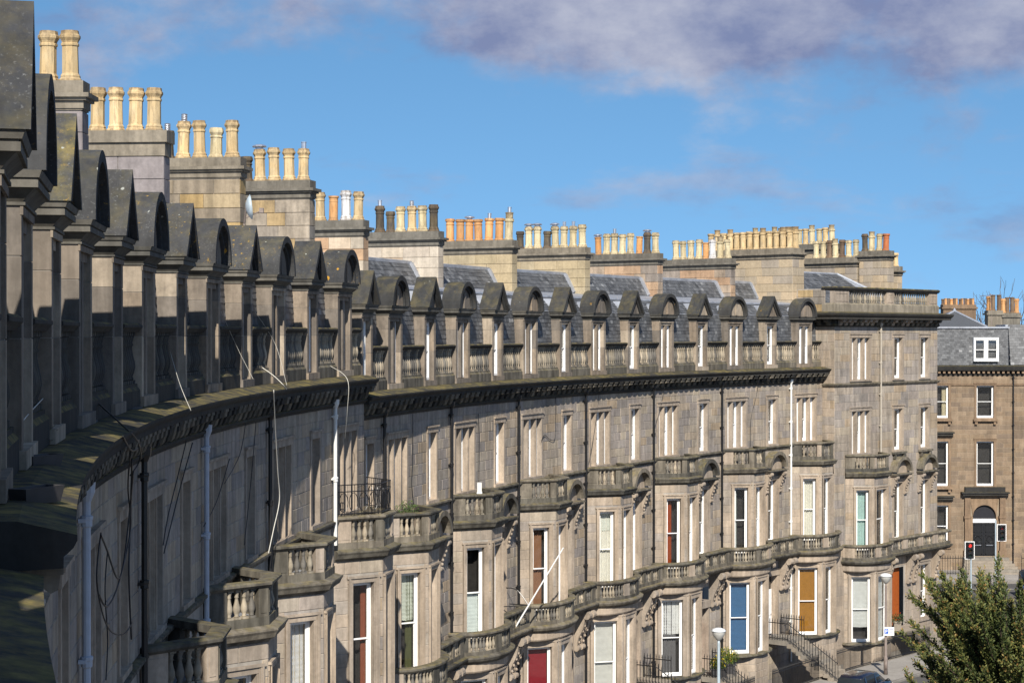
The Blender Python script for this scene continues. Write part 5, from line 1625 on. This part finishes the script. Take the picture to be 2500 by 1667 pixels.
obj('arm', b.mesh('dish_arm'), M['lamp_brown'], td)

_F, _p = bay_poly(FAR, F0 + W + 2.05)
q = _F.pt(-.92, .82, -5.97 + .05)
b = MB(); b.box(q.x - .08, q.x + .08, q.y - .1, q.y + .1, q.z, q.z + .36); b.box(q.x - .1, q.x + .1, q.y - .12, q.y + .12, q.z - .05, q.z)
single('equipment_box', b, M['pipewhite'], 'white equipment box on the end of a bay balcony', 'box', (q.x, q.y, q.z - .22))

def leafm(name, stops):
    k = NM(name, .6, .3)
    a = k.n.new('ShaderNodeAttribute'); a.attribute_name = 'tint'
    return k.col(k.mix(.6, k.ramp(a.outputs['Fac'], stops), k.ramp(k.noise(1.3, 3), [(.3, .6), (.7, 1.35)]), 'MULTIPLY'))
M['leaf'] = leafm('shrub_leaf', [(0, (.02, .04, .012)), (.6, (.06, .10, .025)), (.8, (.10, .15, .04)), (1, (.16, .2, .05))])
M['leaf_y'] = leafm('yellow_flowered', [(0, (.03, .06, .012)), (.6, (.10, .14, .025)), (.72, (.16, .18, .03)), (.78, (.60, .42, .02)), (1, (.65, .5, .03))])
M['leaf_r'] = leafm('red_flowered', [(0, (.03, .05, .015)), (.7, (.08, .11, .03)), (.78, (.42, .05, .02)), (1, (.5, .08, .03))])
M['yew'] = leafm('yew_needles', [(0, (.012, .02, .009)), (.35, (.045, .068, .022)), (.6, (.105, .125, .038)), (.85, (.20, .18, .05)), (1, (.28, .15, .05))])
M['bark'] = stone_mat('bark', [(.10, .075, .055), (.08, .06, .048)], .4, .3)
def leaves(mb, c, rad, n, size, rng, squash=1.0):
    if mb.t is None: mb.t = []
    c = Vector(c)
    for _ in range(n):
        v = Vector((rng.gauss(0, 1), rng.gauss(0, 1), rng.gauss(0, 1)))
        v = v.normalized() * (rng.random() ** .45) * rad; v.z *= squash
        p = c + v
        n1 = Vector((rng.gauss(0, 1), rng.gauss(0, 1), rng.gauss(0, 1) + .4)).normalized()
        x = n1.orthogonal().normalized(); y = n1.cross(x)
        a = rng.uniform(0, 6.28); x, y = x * math.cos(a) + y * math.sin(a), y * math.cos(a) - x * math.sin(a)
        s_ = size * rng.uniform(.6, 1.3)
        mb.add([p - x * s_, p + y * s_ * .45, p + x * s_, p - y * s_ * .45], [(0, 1, 2, 3)])
        mb.t.append(min(1, max(0, rng.gauss(.5, .2) + .25 * v.z / max(rad, .01))))
def potted(name, label, c, w, h, rad, n, leaf, potm, cat='planter', size=.05, squash=.8):
    rng = random.Random(hash(label) % 1000 if False else len(label) * 7)
    c = Vector(c)
    t = thing(name, label, cat, tuple(c))
    b = MB(); b.vprism([(c.x - w[0] * .42, c.y - w[1] * .42), (c.x + w[0] * .42, c.y - w[1] * .42), (c.x + w[0] * .42, c.y + w[1] * .42), (c.x - w[0] * .42, c.y + w[1] * .42)], c.z, c.z + h * .85)
    b.box(c.x - w[0] / 2, c.x + w[0] / 2, c.y - w[1] / 2, c.y + w[1] / 2, c.z + h * .85, c.z + h)
    obj('trough', b.mesh('trough'), potm, t)
    b = MB()
    k = max(1, int(w[0] / rad / 1.2))
    for i in range(k):
        leaves(b, (c.x - w[0] / 2 + (i + .5) * w[0] / k + rng.uniform(-.05, .05), c.y, c.z + h + rad * .55 * rng.uniform(.7, 1.3)), rad * rng.uniform(.8, 1.2), n // k, size, rng, squash)
    b.v = [(x, y, max(z, c.z + h * .9)) for x, y, z in b.v]
    obj('foliage', b.mesh('foliage'), M[leaf], t, kind='stuff')
pu = F0 + 4 * W + 5.55
pc = FAR.pt(pu - .45, 1.15, -17.23)
potted('planter', 'dark trough of yellow-flowered shrub behind the railing, left of the lamp', pc, (.9, .45), .42, .5, 900, 'leaf_y', M['plastic'])
pc = FAR.pt(pu + .5, 1.2, -17.23)
potted('planter', 'dark trough with tall leafy shrub behind the railing, right of the lamp', pc, (.8, .45), .5, .55, 800, 'leaf_y', M['plastic'])
pc = FE.pt(5.2, 1.2, GROUND + .0) ; pc.z = -17.5
potted('flower_pot', 'pale pot of red flowers beside the corner house door', FE.pt(5.6, .75, -17.28), (.5, .45), .55, .38, 420, 'leaf_r', M['steps'], 'plant pot')
_F, _p = bay_poly(FAR, F0 + 2.05)
bp = _F.pt(-.55, .45, -6.96)
potted('plant_pot', 'small green plant standing on a stone bay balcony', bp, (.4, .35), .8, .36, 460, 'leaf', M['plastic'], 'plant', .04)

# iron railing on the balcony at the end of the raised row
Fb, pb = bay_poly(NEAR, S0 + 2.05)
zr = -5.98 + DN
t = thing('balcony_railing', 'ornate black iron railing above the stone bay balcony', 'railing', tuple(NEAR.pt(S0 + 2, 1, zr)))
b = MB(); pts = [Vector((*p, zr)) for p in pb[1:5]]
cen = sum(pts, Vector((0, 0, 0))) / 4
pts = [p.lerp(cen, .1) for p in pts]
for p, q in zip(pts, pts[1:]):
    L = (q - p).length; n = int(L / .115)
    for i in range(n + 1):
        s_ = p.lerp(q, i / n); b.tube([s_, s_ + Vector((0, 0, .92))], .009, 4)
obj('bars', b.mesh('balcony_bars'), M['black'], t, kind='stuff')
b = MB()
for z in (.06, .72, .92): b.tube([p + Vector((0, 0, z)) for p in pts], .016, 5)
for p, q in zip(pts, pts[1:]):
    dv = (q - p).normalized(); L = (q - p).length
    for k in range(int(L / .34)):
        c = p + dv * (.2 + k * .34) + Vector((0, 0, .4))
        b.tube([c + dv * (.15 * math.cos(a * PI / 6)) + Vector((0, 0, .28 * math.sin(a * PI / 6))) for a in range(13)], .012, 4)
obj('scrollwork', b.mesh('scrollwork'), M['black'], t)

# ------------------------------------------------------------------ cables
E4 = lambda *p: [SP(x, y, d, NEAR) for x, y, d in p]
F4 = lambda *p: [SP(x, y, d, FAR) for x, y, d in p]
cable('long white cable hanging from the cornice in front of the black pipe', E4((668, 952, .66), (672, 1040, .5), (678, 1150, .35), (682, 1220, .3), (668, 1290, .25), (655, 1350, .2)), .012, M['cable_w'])
cable('black cable looping across the wall left of the thick black pipe', E4((318, 1110, .3), (312, 1190, .15), (318, 1290, .12), (290, 1420, .15), (262, 1480, .15), (240, 1450, .12)), .014, M['cable_b'])
cable('black cable making a wide loop over the shaded single window', E4((325, 1150, .3), (316, 1250, .15), (300, 1380, .15), (285, 1410, .15), (260, 1340, .12), (246, 1306, .12)), .014, M['cable_b'])
cable('thin black cable bundle dropping straight beside the thick black pipe', E4((322, 1120, .3), (318, 1260, .13), (314, 1400, .12), (320, 1560, .12)), .016, M['cable_b'])
cable('black cable slanting from the cornice to the pale grey pipe', E4((470, 1080, .3), (440, 1190, .12), (415, 1290, .1), (400, 1350, .1)), .012, M['cable_b'])
cable('second black cable slanting beside the first towards the triple window', E4((455, 1075, .3), (432, 1170, .12), (410, 1260, .1), (398, 1330, .1)), .011, M['cable_b'])
cable('dark cable crossing the shaded triple window left of the white cable', E4((560, 1120, .2), (530, 1220, .12), (497, 1285, .1)), .011, M['cable_b'])
cable('dark vertical wire on the wall above the white cable foot', E4((625, 1030, .15), (612, 1180, .1), (596, 1330, .1)), .010, M['cable_b'])
cable('pale wire from the parapet to the cornice above the white pipe', E4((806, 893, -.1), (848, 926, .55), (848, 1000, .5), (842, 1070, .2)), .009, M['cable_w'])
cable('pale stay wire slanting over the near parapet, left of the others', E4((415, 858, -.2), (440, 940, .3), (466, 1002, .55)), .005, M['cable_w'])
cable('pale stay wire slanting across two dormers in the middle of the raised row', E4((540, 760, -.1), (580, 850, -.02), (618, 925, .45)), .004, M['cable_w'])
cable('pale stay wire dropping across the last dormers of the raised row', E4((622, 760, -.2), (672, 840, .0), (700, 940, .58)), .005, M['cable_w'])
cable('short thick white cable end on the mossy cornice', E4((640, 897, .0), (668, 917, .3), (690, 938, .55), (700, 950, .58)), .011, M['cable_w'])
cable('black wire dropping from the cornice to the white box', F4((1168, 1010, .05), (1170, 1080, .05), (1169, 1180, .08)), .014, M['cable_b'])
cable('black wire with a loop between the triple and single windows of the shuttered house', F4((1008, 1010, .06), (1007, 1120, .05), (1005, 1180, .05), (1012, 1250, .06)), .013, M['cable_b'])
cable('black wire curling above the red-blind house', F4((1356, 950, .06), (1357, 1010, .05), (1355, 1070, .05), (1342, 1072, .05), (1330, 1062, .05), (1322, 1075, .05)), .013, M['cable_b'])
cable('slanting wires over the triple window of the grey-blind house', F4((1462, 930, .4), (1460, 985, .06), (1450, 1060, .05), (1438, 1130, .05)), .012, M['cable_b'])
cable('slanting wire over the triple window of the orange-room house', F4((1628, 910, .4), (1615, 985, .06), (1600, 1040, .05), (1594, 1075, .1)), .012, M['cable_b'])
cable('thin wire down the wall of the blue-blind house', F4((1852, 905, .4), (1848, 960, .06), (1834, 1020, .05), (1832, 1090, .05)), .012, M['cable_b'])

cable('black cable sagging in a low loop under the first shaded triple window', E4((246, 1300, .1), (236, 1420, .12), (262, 1530, .14), (300, 1548, .14), (322, 1520, .14)), .012, M['cable_b'])
cable('black cable hanging straight along the first shaded triple window', E4((262, 1345, .1), (256, 1440, .1), (262, 1560, .1), (258, 1660, .1)), .010, M['cable_b'])
cable('knotted black cable leaving the cornice above the thick black pipe', E4((300, 1065, .52), (322, 1100, .4), (345, 1090, .3), (338, 1130, .2), (318, 1160, .13)), .013, M['cable_b'])
cable('black cable drooping from the cornice to the thick black pipe', E4((240, 985, -.1), (290, 1030, .35), (335, 1075, .52), (345, 1120, .3)), .013, M['cable_b'])
cable('thin pale aerial wire over the nearest parapet', E4((30, 1060, -.2), (70, 1010, -.1), (112, 965, -.2)), .006, M['cable_w'])
cable('thin dark wire across the wall between the pale grey and black pipes', E4((548, 1180, .08), (585, 1110, .08), (600, 1030, .1)), .009, M['cable_b'])
rq = random.Random(8)
for j, (px, py, lab) in enumerate(((300, 1002, 'broken slate on the cornice left of the twiggy weed'), (360, 985, 'flat dark plank on the cornice before the raised row'), (470, 962, 'broken slate on the cornice right of the twiggy weed'),
                                   (520, 950, 'grey lead scrap on the cornice before the middle dormers'), (215, 1035, 'broken slate on the near cornice by the black cable'), (590, 930, 'pale stone chip on the cornice left of the white cable'))):
    D = 4425 * 1.30 / (py - 815); p = UP(px, py, D)
    b = MB(); w_, l_ = rq.uniform(.06, .12), rq.uniform(.15, .5)
    b.box(-w_, w_, -l_, l_, 0, .03, Matrix.Translation(p) @ Matrix.Rotation(rq.uniform(-.5, .5), 4, 'Z') @ Matrix.Rotation(rq.uniform(-.1, .1), 4, 'X'))
    single('loose_piece', b, [M['slate'], M['plastic'], M['slate'], M['lead'], M['plastic'], M['trim']][j], lab, 'debris', p, 'loose pieces on the cornice')

# ------------------------------------------------------------------ things lying on the near cornice
for i, (px, py, lab) in enumerate(((100, 1142, 'dark plastic trough lying on the mossy cornice, the farther of two'), (88, 1228, 'dark plastic trough lying on the mossy cornice, the nearer of two'))):
    D = 4425 * 1.33 / (py - 815); p = UP(px, py, D)
    b = MB(); m = Matrix.Translation(p) @ Matrix.Rotation(R_(68), 4, 'Z')
    ring(b, .5, .13, .012, -.09, -.08); b2 = b
    b = MB(); o, n_ = .25, .09
    outer = [(-o, -n_), (o, -n_), (o, n_), (-o, n_)]
    vs = [(x * .88, y * .8, .0) for x, y in outer] + [(x, y, .13) for x, y in outer] + [(x * .94, y * .86, .13) for x, y in outer] + [(x * .84, y * .72, .03) for x, y in outer]
    fs = [(3, 2, 1, 0)] + [(k, (k + 1) % 4, 4 + (k + 1) % 4, 4 + k) for k in range(4)] + [(4 + k, 4 + (k + 1) % 4, 8 + (k + 1) % 4, 8 + k) for k in range(4)] + [(8 + k, 8 + (k + 1) % 4, 12 + (k + 1) % 4, 12 + k) for k in range(4)] + [(12, 13, 14, 15)]
    b.add(vs, fs, m)
    single('plastic_trough', b, M['plastic'], lab, 'trough', p, 'troughs on the cornice')
rg = random.Random(3)
for j, (px, py, lab) in enumerate(((62, 1090, 'dry twiggy weed growing on the cornice by the nearest dormers'), (432, 955, 'dry twiggy weed on the cornice below the raised row dormers'))):
    D = 4425 * 1.3 / (py - 815); p = UP(px, py + 8, D)
    b = MB()
    for k in range(60):
        v = Vector((rg.gauss(0, .5), rg.gauss(0, .5), rg.uniform(.25, 1))).normalized() * rg.uniform(.12, .42)
        q = p + Vector((rg.gauss(0, .1), rg.gauss(0, .1), 0))
        b.tube([q, q + v * .5 + Vector((0, 0, .03)), q + v], .004, 3)
    single('dry_weed', b, cmat((.16, .13, .08)), lab, 'weed', p, 'weeds on the cornice')

# ------------------------------------------------------------------ the yew in the garden
def yew():
    rng = random.Random(21)
    base = Vector((15.5, 55.5, GROUND - .05))
    t = thing('yew_tree', 'dark green yew with upswept feathery branches in the lower right corner', 'tree', tuple(base))
    wood, lf = MB(), MB(); lf.t = []
    wood.tube([base, base + Vector((.1, 0, 2.5)), base + Vector((-.1, 0, 6)), base + Vector((0, 0, 9))], [.38, .3, .22, .08], 8)
    def needle(p, d, s_, tv):
        x = d.cross(Vector((rng.gauss(0, 1), rng.gauss(0, 1), rng.gauss(0, 1))))
        if x.length < 1e-4: return
        x.normalize()
        lf.add([p, p + d * s_ * .5 + x * s_ * .24, p + d * s_, p + d * s_ * .5 - x * s_ * .24], [(0, 1, 2, 3)])
        lf.t.append(min(1, max(0, tv)))
    for i in range(350):
        az = rng.uniform(0, 2 * PI)
        hz = rng.uniform(2.6, 8.2)
        top = (hz - 2.6) / 6
        el = R_(rng.uniform(18, 42) + 20 * top)
        Lb = (5.6 - 2.0 * top) * rng.uniform(.62, 1.08)
        d0 = Vector((math.cos(az) * math.cos(el), math.sin(az) * math.cos(el), math.sin(el)))
        st = base + Vector((0, 0, hz)) + Vector((math.cos(az), math.sin(az), 0)) * .12
        pts = []
        n = 16; p = st.copy(); d = d0.copy()
        for k in range(n + 1):
            pts.append(p.copy())
            d = (d + Vector((rng.gauss(0, .045), rng.gauss(0, .045), .02 + rng.gauss(0, .02)))).normalized()
            p = p + d * Lb / n
        wood.tube(pts, [.05 * (1 - k / (n + 1)) + .006 for k in range(n + 1)], 4)
        hue = rng.gauss(0, .07)
        for k in range(4, n + 1):
            f = k / n
            dl = (pts[k] - pts[k - 1]).normalized()
            o = dl.orthogonal().normalized(); o2 = dl.cross(o)
            for m in range(13):
                a = rng.uniform(0, 2 * PI)
                side = (o * math.cos(a) + o2 * math.sin(a))
                tw = (dl * rng.uniform(.7, 1.2) + side * rng.uniform(.35, .85) + Vector((0, 0, .05))).normalized()
                tl = rng.uniform(.22, .5) * (1.25 - .75 * f)
                b0 = pts[k - 1].lerp(pts[k], rng.random())
                for q in range(7):
                    g = (q + rng.random()) / 7
                    pp = b0 + tw * tl * g
                    nd = (tw * 1.1 + Vector((rng.gauss(0, .5), rng.gauss(0, .5), rng.gauss(0, .45)))).normalized()
                    tv = .12 + .38 * g + .2 * f * f + hue + rng.gauss(0, .09) + (.25 if (f > .85 and g > .5 and rng.random() < .25) else 0)
                    needle(pp, nd, rng.uniform(.065, .115), tv)
    obj('trunk', wood.mesh('yew_wood', True), M['bark'], t)
    obj('crown', lf.mesh('yew_foliage'), M['yew'], t)
yew()

def bare_tree(label, base, h, seed):
    rng = random.Random(seed)
    t = thing('bare_tree', label, 'tree', tuple(base))
    tr, cr = MB(), MB()
    def grow(p, d, L, r, lv):
        q = p + d * L
        (tr if lv < 2 else cr).tube([p, p.lerp(q, .5) + Vector((rng.gauss(0, .04), rng.gauss(0, .04), 0)) * L, q], [r, r * .85, r * .7], 5 if lv < 2 else 3)
        if lv >= 6: return
        for _ in range(3 if lv < 5 else 2):
            nd = (d + Vector((rng.gauss(0, .45), rng.gauss(0, .45), rng.gauss(.12, .25)))).normalized()
            grow(q, nd, L * rng.uniform(.62, .82), r * .62, lv + 1)
    grow(Vector(base), Vector((0, 0, 1)), h * .3, h * .018, 0)
    obj('trunk', tr.mesh('bare_trunk', True), M['bark'], t)
    obj('crown', cr.mesh('bare_twigs'), M['bark'], t)
k = 175 / 4425
bare_tree('leafless tree rising behind the chimneys at the right edge', ((2497 - 1250) * k, 175, GROUND), 21.5, 4)

# ------------------------------------------------------------------ keep the 300 stones of each house that show largest; join the rest
def join_rest(limit=300):
    def root(o):
        while o.parent: o = o.parent
        return o
    per = {}
    for o in list(bpy.data.objects):
        if o.type == 'MESH' and o.name.split('.')[0] == 'stone': per.setdefault(root(o), []).append(o)
    for r, lst in per.items():
        if len(lst) <= limit: continue
        def score(o):
            m = WM[o]; c = m @ Vector((0, 0, .2))
            nrm_ = (m.to_3x3() @ Vector((0, -1, 0))).normalized()
            f = -nrm_.dot(c.normalized())
            px, py = 1250 + 4425 * c.x / c.y, 815 - 4425 * c.z / c.y
            if f <= 0 or not (-50 < px < 2550 and -50 < py < 1717): return 0.0
            bb = o.bound_box
            return (bb[6][0] - bb[0][0]) * (bb[6][2] - bb[0][2]) * f / c.length_squared
        lst.sort(key=score, reverse=True)
        b = MB(); mats, mi = [], []
        b.t = []
        for o in lst[limit:]:
            mt = o.material_slots[0].material
            if mt not in mats: mats.append(mt)
            me = o.data
            b.add([v.co[:] for v in me.vertices], [tuple(p.vertices) for p in me.polygons], WM[o])
            tv = random.random()
            b.t += [tv] * len(me.polygons); mi += [mats.index(mt)] * len(me.polygons)
        me = b.mesh('remaining_stones')
        for mt in mats: me.materials.append(mt)
        me.polygons.foreach_set('material_index', mi)
        for o in lst[limit:]:
            WM.pop(o); bpy.data.objects.remove(o)
        q = bpy.data.objects.new('remaining_stones', me); COL.objects.link(q)
        q.parent = r; q.matrix_parent_inverse = WM[r].inverted(); q['kind'] = 'stuff'
        WM[q] = I4.copy()
join_rest()
